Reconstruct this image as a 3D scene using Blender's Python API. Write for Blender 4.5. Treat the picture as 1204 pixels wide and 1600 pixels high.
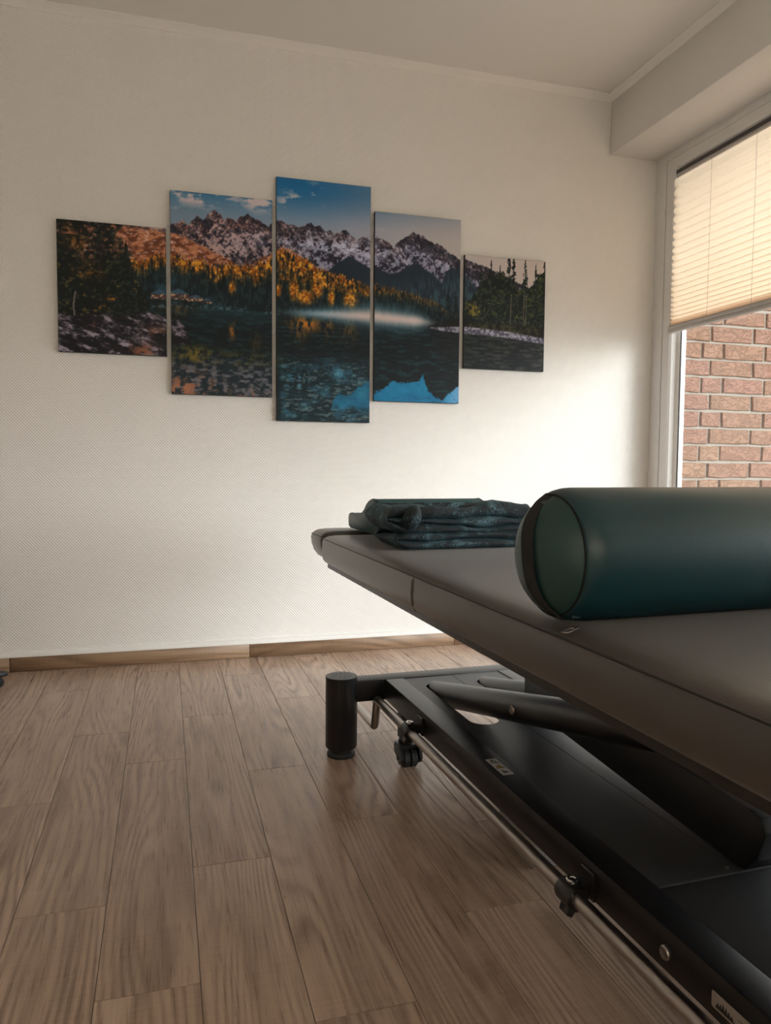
import bpy, bmesh, math, random
import numpy as np
from mathutils import Vector, Matrix

random.seed(7)
RNG = np.random.default_rng(7)
for o in list(bpy.data.objects):
    bpy.data.objects.remove(o)
S = bpy.context.scene
COL = S.collection

# ------------------------------------------------------------------ camera
cam_d = bpy.data.cameras.new('camera')
cam = bpy.data.objects.new('camera', cam_d)
COL.objects.link(cam)
_r = Vector((0.960433, -0.27840178, 0.00780463))
_u = Vector((0.0095805, 0.06103104, 0.99808989))
_f = Vector((0.27834632, 0.95852369, -0.06128346))
CAM_Z = 0.85
cam.matrix_world = Matrix(((_r.x, _u.x, -_f.x, 0), (_r.y, _u.y, -_f.y, 0), (_r.z, _u.z, -_f.z, CAM_Z), (0, 0, 0, 1)))
cam_d.sensor_fit = 'HORIZONTAL'
cam_d.sensor_width = 36.0
cam_d.lens = 1184.97 / 1204 * 36.0
cam_d.clip_start = 0.02
S.camera = cam

# ------------------------------------------------------------------ world, sun, exposure
world = bpy.data.worlds.new('sky')
S.world = world
world.use_nodes = True
bg = world.node_tree.nodes['Background']
bg.inputs['Color'].default_value = (0.955, 0.972, 1.0, 1)
bg.inputs['Strength'].default_value = 3.8

SUN_DIR = Vector((-0.68, 0.73, -0.24))          # hazy low sun coming in through the window
sd = bpy.data.lights.new('sun', 'SUN')
sd.energy = 2.0
sd.angle = math.radians(26)
sd.color = (1.0, 0.985, 0.965)
sun = bpy.data.objects.new('sun', sd)
COL.objects.link(sun)
sun.location = (6, -4, 3)
sun.rotation_euler = SUN_DIR.to_track_quat('-Z', 'Y').to_euler()

vs = S.view_settings
vs.view_transform = 'Standard'
vs.look = 'None'
vs.exposure = 0.3
vs.gamma = 1.0
vs.use_curve_mapping = False

# ------------------------------------------------------------------ material helpers
class NT:
    def __init__(self, name):
        self.m = bpy.data.materials.new(name)
        self.m.use_nodes = True
        self.t = self.m.node_tree
        self.t.nodes.clear()
        self.out = self.t.nodes.new('ShaderNodeOutputMaterial')
    def n(self, typ, ins=None, **kw):
        nd = self.t.nodes.new('ShaderNode' + typ)
        for k, v in kw.items():
            setattr(nd, k, v)
        for k, v in (ins or {}).items():
            self.set(nd.inputs[k], v)
        return nd
    def set(self, sock, v):
        if isinstance(v, bpy.types.NodeSocket):
            self.t.links.new(v, sock)
        elif isinstance(v, (tuple, list)) and sock.type == 'RGBA' and len(v) == 3:
            sock.default_value = (*v, 1)
        else:
            sock.default_value = v
    def math(self, op, a, b=0.0):
        return self.n('Math', {0: a, 1: b}, operation=op).outputs[0]
    def mix(self, fac, a, b, blend='MIX'):
        nd = self.n('Mix', data_type='RGBA', blend_type=blend)
        self.set(nd.inputs[0], fac); self.set(nd.inputs[6], a); self.set(nd.inputs[7], b)
        return nd.outputs[2]
    def ramp(self, fac, stops):
        nd = self.n('ValToRGB', {0: fac})
        e = nd.color_ramp.elements
        while len(e) < len(stops):
            e.new(0.5)
        for el, (p, c) in zip(e, stops):
            el.position = p
            el.color = (*c, 1) if len(c) == 3 else c
        return nd.outputs[0]
    def noise(self, vec, scale, detail=4, rough=0.55, dist=0.0):
        return self.n('TexNoise', {'Vector': vec, 'Scale': scale, 'Detail': detail, 'Roughness': rough, 'Distortion': dist}).outputs[0]
    def mapping(self, vec, scale=(1, 1, 1), loc=(0, 0, 0), rot=(0, 0, 0)):
        return self.n('Mapping', {'Vector': vec, 'Scale': scale, 'Location': loc, 'Rotation': rot}).outputs[0]
    def obj(self):
        return self.n('TexCoord').outputs['Object']
    def bump(self, height, dist=0.001, strength=1.0):
        return self.n('Bump', {'Height': height, 'Distance': dist, 'Strength': strength}).outputs[0]
    def bsdf(self, color, rough=0.5, metal=0.0, normal=None, **extra):
        b = self.n('BsdfPrincipled')
        self.set(b.inputs['Base Color'], color)
        self.set(b.inputs['Roughness'], rough)
        self.set(b.inputs['Metallic'], metal)
        if normal is not None:
            self.set(b.inputs['Normal'], normal)
        for k, v in extra.items():
            self.set(b.inputs[k.replace('_', ' ')], v)
        self.t.links.new(b.outputs[0], self.out.inputs[0])
        return b

def simple(name, color, rough=0.5, metal=0.0, grain=0.0, gscale=300, **extra):
    m = NT(name)
    nrm = None
    col = color
    if grain:
        nz = m.noise(m.obj(), gscale, 3)
        nrm = m.bump(nz, grain)
    else:
        nz = m.noise(m.obj(), 40, 2)
        col = m.mix(nz, tuple(c * 0.94 for c in color), tuple(min(1, c * 1.05) for c in color))
    m.bsdf(col, rough, metal, nrm, **extra)
    return m.m

M = {}

# woven glass-fibre wallpaper, painted off-white: staggered little knots as relief
def weave(name, ax):
    m = NT(name)
    sp = m.n('SeparateXYZ', {0: m.obj()})
    K = 2 * math.pi / 0.0118
    u = m.math('MULTIPLY', sp.outputs[ax], K)
    v = m.math('MULTIPLY', sp.outputs[2], K * 0.93)
    A = 0.42
    hx = m.math('MULTIPLY', m.math('MULTIPLY', m.math('COSINE', u), m.math('SINE', v)), -A)
    hz = m.math('MULTIPLY', m.math('MULTIPLY', m.math('SINE', u), m.math('COSINE', v)), -A)
    g = m.n('NewGeometry').outputs['Normal']
    off = m.n('CombineXYZ', {ax: hx, 2: hz}).outputs[0]
    nn = m.n('VectorMath', {0: g, 1: off}, operation='ADD').outputs[0]
    nn = m.n('VectorMath', {0: nn}, operation='NORMALIZE').outputs[0]
    wc = m.mix(m.noise(m.obj(), 1.7, 3), (0.82, 0.795, 0.77), (0.85, 0.83, 0.81))
    m.bsdf(wc, 0.7, 0, nn)
    return m.m
M['wallpaper'] = weave('wallpaper', 0)
M['wallpaper_side'] = weave('wallpaper_side', 1)

m = NT('ceiling_paint')
wc = m.mix(m.noise(m.obj(), 2, 3), (0.83, 0.805, 0.78), (0.86, 0.84, 0.815))
m.bsdf(wc, 0.85, 0, m.bump(m.noise(m.obj(), 260, 3), 0.0006))
M['paint'] = m.m
M['white_trim'] = simple('white_trim', (0.82, 0.80, 0.78), 0.45)
M['upvc'] = simple('white_window_plastic', (0.80, 0.79, 0.78), 0.32)
M['gasket'] = simple('rubber_gasket', (0.02, 0.02, 0.022), 0.6)

def wood(name, axis_long, cols, gloss=(0.22, 0.36)):
    m = NT(name)
    rnd = m.n('ObjectInfo').outputs['Random']
    off = m.n('CombineXYZ', {0: m.math('MULTIPLY', rnd, 37.0), 1: m.math('MULTIPLY', rnd, 91.0), 2: m.math('MULTIPLY', rnd, 17.0)}).outputs[0]
    p = m.n('VectorMath', {0: m.obj(), 1: off}, operation='ADD').outputs[0]
    if axis_long == 'X':
        p = m.mapping(p, rot=(0, 0, math.pi / 2))
    sx = m.n('SeparateXYZ', {0: p}).outputs[0]
    hill = m.noise(m.mapping(p, (6.5, 0.75, 6.5)), 1.0, 1.5, 0.45)
    contour = m.math('ADD', m.math('MULTIPLY', hill, 17.0), m.math('MULTIPLY', sx, 38.0))
    ring = m.math('ADD', m.math('MULTIPLY', m.math('SINE', m.math('MULTIPLY', contour, 6.2832)), 0.5), 0.5)
    ring = m.math('POWER', ring, 1.6)
    fine = m.noise(m.mapping(p, (330, 9, 330)), 1.0, 3, 0.6)
    mid = m.noise(m.mapping(p, (46, 1.7, 46)), 1.0, 3, 0.55)
    blot = m.noise(m.mapping(p, (11, 2.2, 11)), 1.0, 4, 0.6)
    saw = m.noise(m.mapping(p, (14, 170, 14)), 1.0, 2, 0.5)
    worn = m.ramp(blot, [(0.42, (0, 0, 0)), (0.62, (1, 1, 1))])
    lines = m.math('MULTIPLY', ring, m.math('ADD', m.math('MULTIPLY', worn, 0.8), 0.2))
    f = m.math('MULTIPLY', lines, -0.26)
    f = m.math('ADD', f, m.math('MULTIPLY', fine, 0.24))
    f = m.math('ADD', f, m.math('MULTIPLY', mid, 0.34))
    f = m.math('ADD', f, m.math('MULTIPLY', blot, 0.58))
    f = m.math('ADD', f, m.math('MULTIPLY', saw, 0.10))
    f = m.math('ADD', f, m.math('MULTIPLY', m.math('SUBTRACT', rnd, 0.5), 0.07))
    c = m.ramp(f, [(0.32, cols[0]), (0.50, cols[1]), (0.64, cols[2]), (0.82, cols[3])])
    rr = m.math('ADD', m.math('MULTIPLY', fine, gloss[1] - gloss[0]), gloss[0])
    hgt = m.math('ADD', m.math('MULTIPLY', fine, 0.7), m.math('MULTIPLY', ring, 0.3))
    m.bsdf(c, rr, 0, m.bump(hgt, 0.0003, 0.6))
    return m.m
M['plank'] = wood('vinyl_wood_plank', 'Y', [(0.165, 0.107, 0.079), (0.345, 0.238, 0.176), (0.475, 0.344, 0.262), (0.60, 0.45, 0.35)])
M['skirting'] = wood('skirting_wood', 'X', gloss=(0.4, 0.55), cols=[(0.12, 0.07, 0.04), (0.22, 0.135, 0.08), (0.30, 0.19, 0.115), (0.37, 0.25, 0.16)])
M['joint'] = simple('dark_floor_joint', (0.03, 0.02, 0.015), 0.8)

# bricks
m = NT('brick')
rnd = m.n('ObjectInfo').outputs['Random']
off = m.n('CombineXYZ', {0: m.math('MULTIPLY', rnd, 57.0), 1: m.math('MULTIPLY', rnd, 23.0), 2: m.math('MULTIPLY', rnd, 71.0)}).outputs[0]
p = m.n('VectorMath', {0: m.obj(), 1: off}, operation='ADD').outputs[0]
base = m.ramp(rnd, [(0.0, (0.30, 0.172, 0.108)), (0.35, (0.33, 0.178, 0.120)), (0.62, (0.32, 0.162, 0.122)), (1.0, (0.34, 0.20, 0.130))])
n1 = m.noise(m.mapping(p, (1, 1, 2.0)), 18, 3, 0.6, 1.4)
n2 = m.noise(p, 90, 4, 0.65)
crease = m.ramp(n1, [(0.46, (0, 0, 0)), (0.495, (1, 1, 1)), (0.515, (1, 1, 1)), (0.55, (0, 0, 0))])
c = m.mix(m.math('MULTIPLY', n2, 0.5), base, (0.20, 0.11, 0.075))
hgt = m.math('SUBTRACT', m.math('MULTIPLY', n2, 0.30), m.math('MULTIPLY', crease, 0.8))
m.bsdf(c, 0.9, 0, m.bump(hgt, 0.006, 0.8))
M['brick'] = m.m
M['mortar'] = simple('mortar', (0.36, 0.32, 0.275), 0.95, grain=0.002, gscale=220)
M['paving'] = simple('terrace_paving', (0.34, 0.32, 0.29), 0.9, grain=0.002, gscale=120)

# glass pane: thin, mostly clear with fresnel reflection
m = NT('window_glass')
fr = m.math('ADD', m.math('MULTIPLY', m.math('POWER', m.n('LayerWeight', {'Blend': 0.5}).outputs['Facing'], 5.0), 0.90), 0.03)
gl = m.n('BsdfGlossy', {'Color': (1, 1, 1, 1), 'Roughness': 0.01})
tr = m.n('BsdfTransparent', {'Color': (0.95, 0.97, 0.96, 1)})
mx = m.n('MixShader', {0: fr, 1: tr.outputs[0], 2: gl.outputs[0]})
m.t.links.new(mx.outputs[0], m.out.inputs[0])
M['glass'] = m.m

# pleated blind fabric
m = NT('blind_fabric')
wv = m.noise(m.mapping(m.obj(), (400, 400, 900)), 1.0, 2)
fc = m.mix(wv, (0.86, 0.77, 0.63), (0.90, 0.82, 0.69))
df = m.n('BsdfDiffuse', {'Color': fc, 'Roughness': 0.5})
tl = m.n('BsdfTranslucent', {'Color': m.mix(wv, (0.90, 0.735, 0.565), (0.93, 0.775, 0.61))})
mx = m.n('MixShader', {0: 0.57, 1: df.outputs[0], 2: tl.outputs[0]})
m.t.links.new(mx.outputs[0], m.out.inputs[0])
M['blind'] = m.m
M['rail_dark'] = simple('dark_blind_rail', (0.06, 0.05, 0.05), 0.45)
M['rail_grey'] = simple('grey_blind_rail', (0.55, 0.52, 0.50), 0.4)
M['cord'] = simple('blind_cord', (0.42, 0.38, 0.33), 0.8)
M['clear_plastic'] = simple('pale_plastic', (0.7, 0.68, 0.65), 0.3)

def leather(name, col, rough, bscale=420, bdist=0.0005, coat=0.0):
    m = NT(name)
    p = m.obj()
    v = m.n('TexVoronoi', {'Vector': p, 'Scale': bscale}).outputs[0]
    nz = m.noise(p, bscale * 0.5, 3)
    hgt = m.math('ADD', m.math('MULTIPLY', v, 0.6), m.math('MULTIPLY', nz, 0.6))
    big = m.noise(p, 9, 3)
    c = m.mix(big, tuple(x * 0.9 for x in col), tuple(x * 1.1 for x in col))
    wr = m.noise(m.mapping(p, (1, 1, 1)), 16, 3, 0.5, 0.6)
    hgt = m.math('ADD', hgt, m.math('MULTIPLY', wr, 1.0))
    m.bsdf(c, rough, 0, m.bump(hgt, bdist, 0.6), **{'Coat_Weight': coat, 'Coat_Roughness': 0.28, 'Sheen_Weight': coat, 'Sheen_Roughness': 0.4, 'Sheen_Tint': (1.0, 0.94, 0.9, 1.0)})
    return m.m
M['pad'] = leather('taupe_black_leatherette', (0.058, 0.049, 0.044), 0.36, 420, 0.0003, 0.16)
M['pad_seam'] = simple('seam_piping', (0.028, 0.023, 0.021), 0.5)
M['green'] = leather('dark_green_leatherette', (0.006, 0.040, 0.052), 0.33, 700, 0.00025)
M['green_cap'] = leather('dark_green_cap', (0.014, 0.050, 0.050), 0.42, 700, 0.00025)
M['greygreen'] = leather('grey_green_pillow', (0.028, 0.075, 0.078), 0.45, 700, 0.0003)
M['strap'] = simple('black_webbing', (0.006, 0.006, 0.006), 0.8, grain=0.0005, gscale=900)
M['metal_black'] = simple('black_powder_coat', (0.009, 0.009, 0.010), 0.34, 0.0, grain=0.00015, gscale=1800, Specular_IOR_Level=0.4)
M['metal_plate'] = simple('black_cover_plate', (0.055, 0.056, 0.060), 0.40, 0.0, grain=0.00015, gscale=1500)
M['plastic_black'] = simple('black_plastic', (0.012, 0.012, 0.012), 0.3)
M['rubber'] = simple('black_rubber', (0.010, 0.010, 0.010), 0.6)
M['steel'] = simple('brushed_steel', (0.42, 0.38, 0.35), 0.28, 1.0)
M['chrome'] = simple('chrome', (0.75, 0.74, 0.73), 0.12, 1.0)
M['sticker'] = simple('sticker_white', (0.55, 0.53, 0.53), 0.4)
M['yellow'] = simple('warning_yellow', (0.55, 0.42, 0.05), 0.5)
M['ink'] = simple('black_ink', (0.012, 0.012, 0.014), 0.5)
M['badge'] = simple('brushed_badge', (0.40, 0.34, 0.29), 0.4, 0.3)
M['badge_line'] = simple('badge_grey_print', (0.16, 0.14, 0.125), 0.5)
M['light_grey'] = simple('light_grey_plastic', (0.27, 0.245, 0.225), 0.45)
M['stool_grey'] = simple('dark_grey_stool', (0.030, 0.032, 0.036), 0.4)

# crushed velvet plush
m = NT('teal_plush')
p = m.obj()
st = m.noise(m.mapping(p, (1, 1, 1)), 17, 4, 0.65, 0.8)
fi = m.noise(m.mapping(p, (420, 420, 160)), 1.0, 3, 0.7)
mot = m.math('MULTIPLY', st, fi)
c = m.ramp(mot, [(0.23, (0.0010, 0.0030, 0.0045)), (0.29, (0.005, 0.014, 0.020)), (0.36, (0.085, 0.17, 0.21))])  # pale last stop paints the velvet's bluish highlights into the colour
b = m.bsdf(c, 0.75, 0, m.bump(m.math('ADD', st, m.math('MULTIPLY', fi, 0.5)), 0.006, 0.9))
b.inputs['Sheen Weight'].default_value = 0.18
b.inputs['Sheen Roughness'].default_value = 0.35
b.inputs['Sheen Tint'].default_value = (0.25, 0.55, 0.68, 1)
M['plush'] = m.m

# printed canvas: picture colours are stored per point of the printed face
m = NT('canvas_print')
at = m.n('Attribute', attribute_name='print')
nz = m.noise(m.obj(), 700, 2)
c = m.mix(m.math('MULTIPLY', nz, 0.16), at.outputs['Color'], (0, 0, 0))
m.bsdf(c, 0.55, 0, m.bump(nz, 0.0003, 0.5), **{'Specular_IOR_Level': 0.25})
M['print'] = m.m
M['canvas_edge'] = simple('canvas_edge', (0.03, 0.032, 0.036), 0.7)

# ------------------------------------------------------------------ mesh helpers
def obj(name, bm, mat, parent=None, smooth=False, angle=40):
    me = bpy.data.meshes.new(name)
    bm.normal_update()
    bm.to_mesh(me)
    bm.free()
    return obj_me(name, me, mat, parent, smooth, angle)

def obj_me(name, me, mat, parent=None, smooth=False, angle=40):
    if mat and not me.materials:
        me.materials.append(M[mat])
    o = bpy.data.objects.new(name, me)
    COL.objects.link(o)
    if parent:
        o.parent = parent
    if smooth:
        me.polygons.foreach_set('use_smooth', [True] * len(me.polygons))
        me.set_sharp_from_angle(angle=math.radians(angle))
    return o

def tag(o, label=None, cat=None, group=None, kind=None):
    for k, v in (('label', label), ('category', cat), ('group', group), ('kind', kind)):
        if v:
            o[k] = v
    return o

def empty(name, loc=(0, 0, 0), rz=0.0):
    o = bpy.data.objects.new(name, None)
    o.empty_display_size = 0.05
    COL.objects.link(o)
    o.location = loc
    o.rotation_euler = (0, 0, rz)
    return o

def box(bm, x0, x1, y0, y1, z0, z1, bev=0.0, seg=2):
    r = bmesh.ops.create_cube(bm, size=1.0)
    vs_ = r['verts']
    for v in vs_:
        v.co = Vector(((x0 + x1) / 2 + v.co.x * (x1 - x0), (y0 + y1) / 2 + v.co.y * (y1 - y0), (z0 + z1) / 2 + v.co.z * (z1 - z0)))
    if bev > 0:
        es = list({e for v in vs_ for e in v.link_edges})
        bmesh.ops.bevel(bm, geom=es, offset=bev, segments=seg, profile=0.6, affect='EDGES')
    return bm

def boxo(name, mat, parent, x0, x1, y0, y1, z0, z1, bev=0.0, seg=2):
    return obj(name, box(bmesh.new(), x0, x1, y0, y1, z0, z1, bev, seg), mat, parent, bev > 0, 50)

def frame_of(t):
    t = t.normalized()
    a = Vector((0, 0, 1)) if abs(t.z) < 0.9 else Vector((1, 0, 0))
    n = t.cross(a).normalized()
    return n, t.cross(n).normalized()

def tube(bm, pts, rad, n=16, caps=True):
    pts = [Vector(p) for p in pts]
    rads = rad if isinstance(rad, (list, tuple)) else [rad] * len(pts)
    rings = []
    nn = None
    for i, p_ in enumerate(pts):
        if i == 0: t = pts[1] - pts[0]
        elif i == len(pts) - 1: t = pts[-1] - pts[-2]
        else: t = (pts[i + 1] - pts[i]).normalized() + (pts[i] - pts[i - 1]).normalized()
        t.normalize()
        if nn is None: nn, _ = frame_of(t)
        nn = (nn - t * nn.dot(t)).normalized()
        bb = t.cross(nn)
        rings.append([bm.verts.new(p_ + (nn * math.cos(2 * math.pi * k / n) + bb * math.sin(2 * math.pi * k / n)) * rads[i]) for k in range(n)])
    for a, b_ in zip(rings, rings[1:]):
        for k in range(n):
            bm.faces.new((a[k], a[(k + 1) % n], b_[(k + 1) % n], b_[k]))
    if caps:
        bm.faces.new(rings[0][::-1]); bm.faces.new(rings[-1])
    bmesh.ops.recalc_face_normals(bm, faces=bm.faces[:])
    return bm

def bend(pts, r=0.02, n=6):
    """round the inner corners of a polyline"""
    pts = [Vector(p) for p in pts]
    out = [pts[0]]
    for a, b_, c_ in zip(pts, pts[1:], pts[2:]):
        d1 = (a - b_); d2 = (c_ - b_)
        rr = min(r, d1.length * 0.45, d2.length * 0.45)
        p1 = b_ + d1.normalized() * rr; p2 = b_ + d2.normalized() * rr
        for k in range(n + 1):
            t = k / n
            out.append((1 - t) ** 2 * p1 + 2 * t * (1 - t) * b_ + t * t * p2)
    out.append(pts[-1])
    return out

def lathe(bm, prof, n=32, c=(0, 0, 0), axis='Z'):
    """prof: list of (radius, height)"""
    rings = []
    for r_, h_ in prof:
        ring = []
        for k in range(n):
            a = 2 * math.pi * k / n
            if axis == 'Z': q = Vector((r_ * math.cos(a), r_ * math.sin(a), h_))
            elif axis == 'X': q = Vector((h_, r_ * math.cos(a), r_ * math.sin(a)))
            else: q = Vector((r_ * math.cos(a), h_, r_ * math.sin(a)))
            ring.append(bm.verts.new(q + Vector(c)))
        rings.append(ring)
    for a, b_ in zip(rings, rings[1:]):
        for k in range(n):
            bm.faces.new((a[k], a[(k + 1) % n], b_[(k + 1) % n], b_[k]))
    bm.faces.new(rings[0][::-1]); bm.faces.new(rings[-1])
    bmesh.ops.recalc_face_normals(bm, faces=bm.faces[:])
    return bm

def prism(bm, poly, axis, a0, a1):
    """poly of 2D points extruded along axis: X -> (y,z), Y -> (x,z), Z -> (x,y)"""
    def mk(p_, a):
        return {'X': (a, p_[0], p_[1]), 'Y': (p_[0], a, p_[1]), 'Z': (p_[0], p_[1], a)}[axis]
    A = [bm.verts.new(mk(p_, a0)) for p_ in poly]
    B = [bm.verts.new(mk(p_, a1)) for p_ in poly]
    n = len(poly)
    bm.faces.new(A[::-1]); bm.faces.new(B)
    for k in range(n):
        bm.faces.new((A[k], A[(k + 1) % n], B[(k + 1) % n], B[k]))
    bmesh.ops.recalc_face_normals(bm, faces=bm.faces[:])
    return bm

def rrect(x0, x1, y0, y1, r, n=6, sub=1):
    r = max(1e-5, min(r, (x1 - x0) / 2 - 1e-5, (y1 - y0) / 2 - 1e-5))
    pts = []
    for cx, cy, a0 in ((x1 - r, y1 - r, 0), (x0 + r, y1 - r, 90), (x0 + r, y0 + r, 180), (x1 - r, y0 + r, 270)):
        for k in range(n + 1):
            a = math.radians(a0 + 90 * k / n)
            pts.append((cx + r * math.cos(a), cy + r * math.sin(a)))
    if sub > 1:
        out = []
        for (ax, ay), (bx, by) in zip(pts, pts[1:] + pts[:1]):
            L = math.hypot(bx - ax, by - ay)
            k = sub if L > 0.06 else 1
            for j in range(k):
                out.append((ax + (bx - ax) * j / k, ay + (by - ay) * j / k))
        pts = out
    return pts

def ringstack(bm, x0, x1, y0, y1, r, levels, n=6, disp=None):
    """levels: (z, inset); stacked rounded rectangles, closed"""
    prev = None
    for z, ins in levels:
        pts = rrect(x0 + ins, x1 - ins, y0 + ins, y1 - ins, max(0.002, r - ins * 0.6), n)
        ring = [bm.verts.new((px, py, z)) for px, py in pts]
        if prev:
            for k in range(len(ring)):
                bm.faces.new((prev[k], prev[(k + 1) % len(ring)], ring[(k + 1) % len(ring)], ring[k]))
        else:
            bm.faces.new(ring[::-1])
        prev = ring
    bm.faces.new(prev)
    bmesh.ops.recalc_face_normals(bm, faces=bm.faces[:])
    return bm

def copy_tree(o, parent=None):
    c_ = o.copy()
    COL.objects.link(c_)
    c_.parent = parent
    for ch in list(o.children):
        copy_tree(ch, c_)
    return c_

# ------------------------------------------------------------------ room shell
YW = 3.345          # far wall
XW = 2.362          # window plane
XL = -2.3
YR = -1.9
ZC = 2.645
XB = 2.097          # face of the boxed beam
ZB = 2.368          # underside of the boxed beam

def structure(name, bm, mat, smooth=False):
    return tag(obj(name, bm, mat, None, smooth), kind='structure')

wall_far = structure('wall_far', box(bmesh.new(), XL - 0.2, XW + 0.075, YW, YW + 0.2, -0.1, ZC + 0.1), 'wallpaper')
structure('wall_left', box(bmesh.new(), XL - 0.2, XL, YR - 0.2, YW, -0.1, ZC + 0.1), 'wallpaper_side')
bm = bmesh.new()
RX0, RX1, RZ0, RZ1 = -1.95, 1.75, 0.90, 2.40
box(bm, XL, RX0, YR - 0.2, YR, -0.1, ZC + 0.1); box(bm, RX1, XW + 0.2, YR - 0.2, YR, -0.1, ZC + 0.1)
box(bm, RX0, RX1, YR - 0.2, YR, -0.1, RZ0); box(bm, RX0, RX1, YR - 0.2, YR, RZ1, ZC + 0.1)
structure('wall_rear', bm, 'wallpaper')
win_fill = tag(empty('window_fill'), kind='structure')  # unseen window and cream blind, added as a source of soft warm fill
boxo('window_frame', 'upvc', win_fill, RX0, RX0 + 0.07, YR - 0.15, YR - 0.08, RZ0, RZ1, 0.003)
boxo('window_frame', 'upvc', win_fill, RX1 - 0.07, RX1, YR - 0.15, YR - 0.08, RZ0, RZ1, 0.003)
boxo('window_frame', 'upvc', win_fill, RX0 + 0.07, RX1 - 0.07, YR - 0.15, YR - 0.08, RZ1 - 0.07, RZ1, 0.003)
boxo('window_frame', 'upvc', win_fill, RX0 + 0.07, RX1 - 0.07, YR - 0.15, YR - 0.08, RZ0, RZ0 + 0.07, 0.003)
boxo('mullion', 'upvc', win_fill, -0.14, -0.06, YR - 0.15, YR - 0.08, RZ0 + 0.07, RZ1 - 0.07, 0.003)
boxo('pane', 'glass', win_fill, RX0 + 0.07, -0.14, YR - 0.118, YR - 0.114, RZ0 + 0.07, RZ1 - 0.07)
boxo('pane', 'glass', win_fill, -0.06, RX1 - 0.07, YR - 0.118, YR - 0.114, RZ0 + 0.07, RZ1 - 0.07)
bm = bmesh.new()
bm.faces.new([bm.verts.new((x_, YR - 0.055, z_)) for x_, z_ in ((RX0 + 0.01, RZ0 + 0.01), (RX1 - 0.01, RZ0 + 0.01), (RX1 - 0.01, RZ1 - 0.02), (RX0 + 0.01, RZ1 - 0.02))])
obj('fill_blind_cloth', bm, 'blind', win_fill)
boxo('fill_blind_roll', 'rail_grey', win_fill, RX0 + 0.01, RX1 - 0.01, YR - 0.075, YR - 0.035, RZ1 - 0.04, RZ1, 0.015, 4)
ceiling = structure('ceiling', box(bmesh.new(), XL, XW + 0.2, YR, YW, ZC, ZC + 0.15), 'paint')
WIN_Y0, WIN_Y1 = -0.35, YW
wall_right = structure('wall_right', box(bmesh.new(), XW, XW + 0.2, YR, WIN_Y0, -0.1, ZC), 'paint')
boxo('lintel', 'paint', wall_right, XW, XW + 0.2, WIN_Y0, YW, ZB - 0.004, ZC)
boxo('boxed_beam', 'paint', wall_right, XB, XW, YR, YW, ZB, ZC, 0.003, 1)

# small coved cornice where ceiling meets walls
cov = [(0, 0), (-0.030, 0), (-0.030, -0.004), (-0.024, -0.008), (-0.012, -0.015), (-0.006, -0.022), (-0.003, -0.028), (0, -0.028)]
structure('trim_1', prism(bmesh.new(), [(YW + a, ZC + b_) for a, b_ in cov], 'X', XL, XB), 'paint', True)
structure('trim_2', prism(bmesh.new(), [(XB + a, ZC + b_) for a, b_ in cov], 'Y', YR, YW), 'paint', True)

# floor of vinyl planks
floor = structure('floor', box(bmesh.new(), XL, XW + 0.06, YR, YW, -0.12, -0.004), 'joint')
PW, PL, GAP = 0.1645, 0.987, 0.0011
OFFS = {-3: 2.012, -2: 2.491, -1: 2.218, 0: 1.603, 1: 2.082, 2: 1.724, 3: 1.299}
plank_cache = {}
def plank(x0, x1, y0, y1):
    key = (round(x1 - x0, 4), round(y1 - y0, 4))
    if key not in plank_cache:
        w, l = key
        bm = bmesh.new()
        t = 0.0012
        lo = [(-w / 2, -l / 2), (w / 2, -l / 2), (w / 2, l / 2), (-w / 2, l / 2)]
        r0 = [bm.verts.new((a, b_, -0.004)) for a, b_ in lo]
        r1 = [bm.verts.new((a, b_, -0.0008)) for a, b_ in lo]
        r2 = [bm.verts.new((a - math.copysign(t, a), b_ - math.copysign(t, b_), 0.0)) for a, b_ in lo]
        for A, B in ((r0, r1), (r1, r2)):
            for k in range(4):
                bm.faces.new((A[k], A[(k + 1) % 4], B[(k + 1) % 4], B[k]))
        bm.faces.new(r2); bm.faces.new(r0[::-1])
        me = bpy.data.meshes.new('plank')
        bm.to_mesh(me); bm.free()
        me.materials.append(M['plank'])
        plank_cache[key] = me
    o = bpy.data.objects.new('plank', plank_cache[key])
    COL.objects.link(o)
    o.parent = floor
    o.location = ((x0 + x1) / 2, (y0 + y1) / 2, 0)
k0 = int(math.floor((XL - 0.048) / PW)); k1 = int(math.ceil((XW + 0.03 - 0.048) / PW))
for k in range(k0, k1):
    x0 = max(XL, 0.048 + k * PW); x1 = min(XW + 0.03, 0.048 + (k + 1) * PW)
    if x1 - x0 < 0.02: continue
    off = OFFS.get(k, 2.1 + (k * 0.377) % PL)
    y = off - PL * math.ceil((off - YR) / PL)
    while y < YW:
        a, b_ = max(y, YR), min(y + PL, YW)
        if b_ - a > 0.01:
            plank(x0 + GAP / 2, x1 - GAP / 2, a + GAP / 2, b_ - GAP / 2)
        y += PL

# skirting: wood boards with a white bead on top
sk = structure('baseboard_far', box(bmesh.new(), XL, XW, YW - 0.003, YW, 0.0, 0.060), 'joint')
jx = [0.35 + 0.962 * k for k in range(-3, 3)]
edges_ = [XL] + [j for j in jx if XL < j < XW] + [XW]
for a, b_ in zip(edges_, edges_[1:]):
    o = boxo('skirting_board', 'skirting', sk, -(b_ - a) / 2 + 0.0008, (b_ - a) / 2 - 0.0008, -0.006, 0.006, -0.0295, 0.0295, 0.0015, 1)
    o.location = ((a + b_) / 2, YW - 0.009, 0.030)
bd = [(YW, 0.060), (YW - 0.017, 0.060), (YW - 0.018, 0.066), (YW - 0.014, 0.074), (YW - 0.008, 0.079), (YW, 0.080)]
obj('white_bead', prism(bmesh.new(), bd, 'X', XL, XW), 'white_trim', sk, True, 60)

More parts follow.
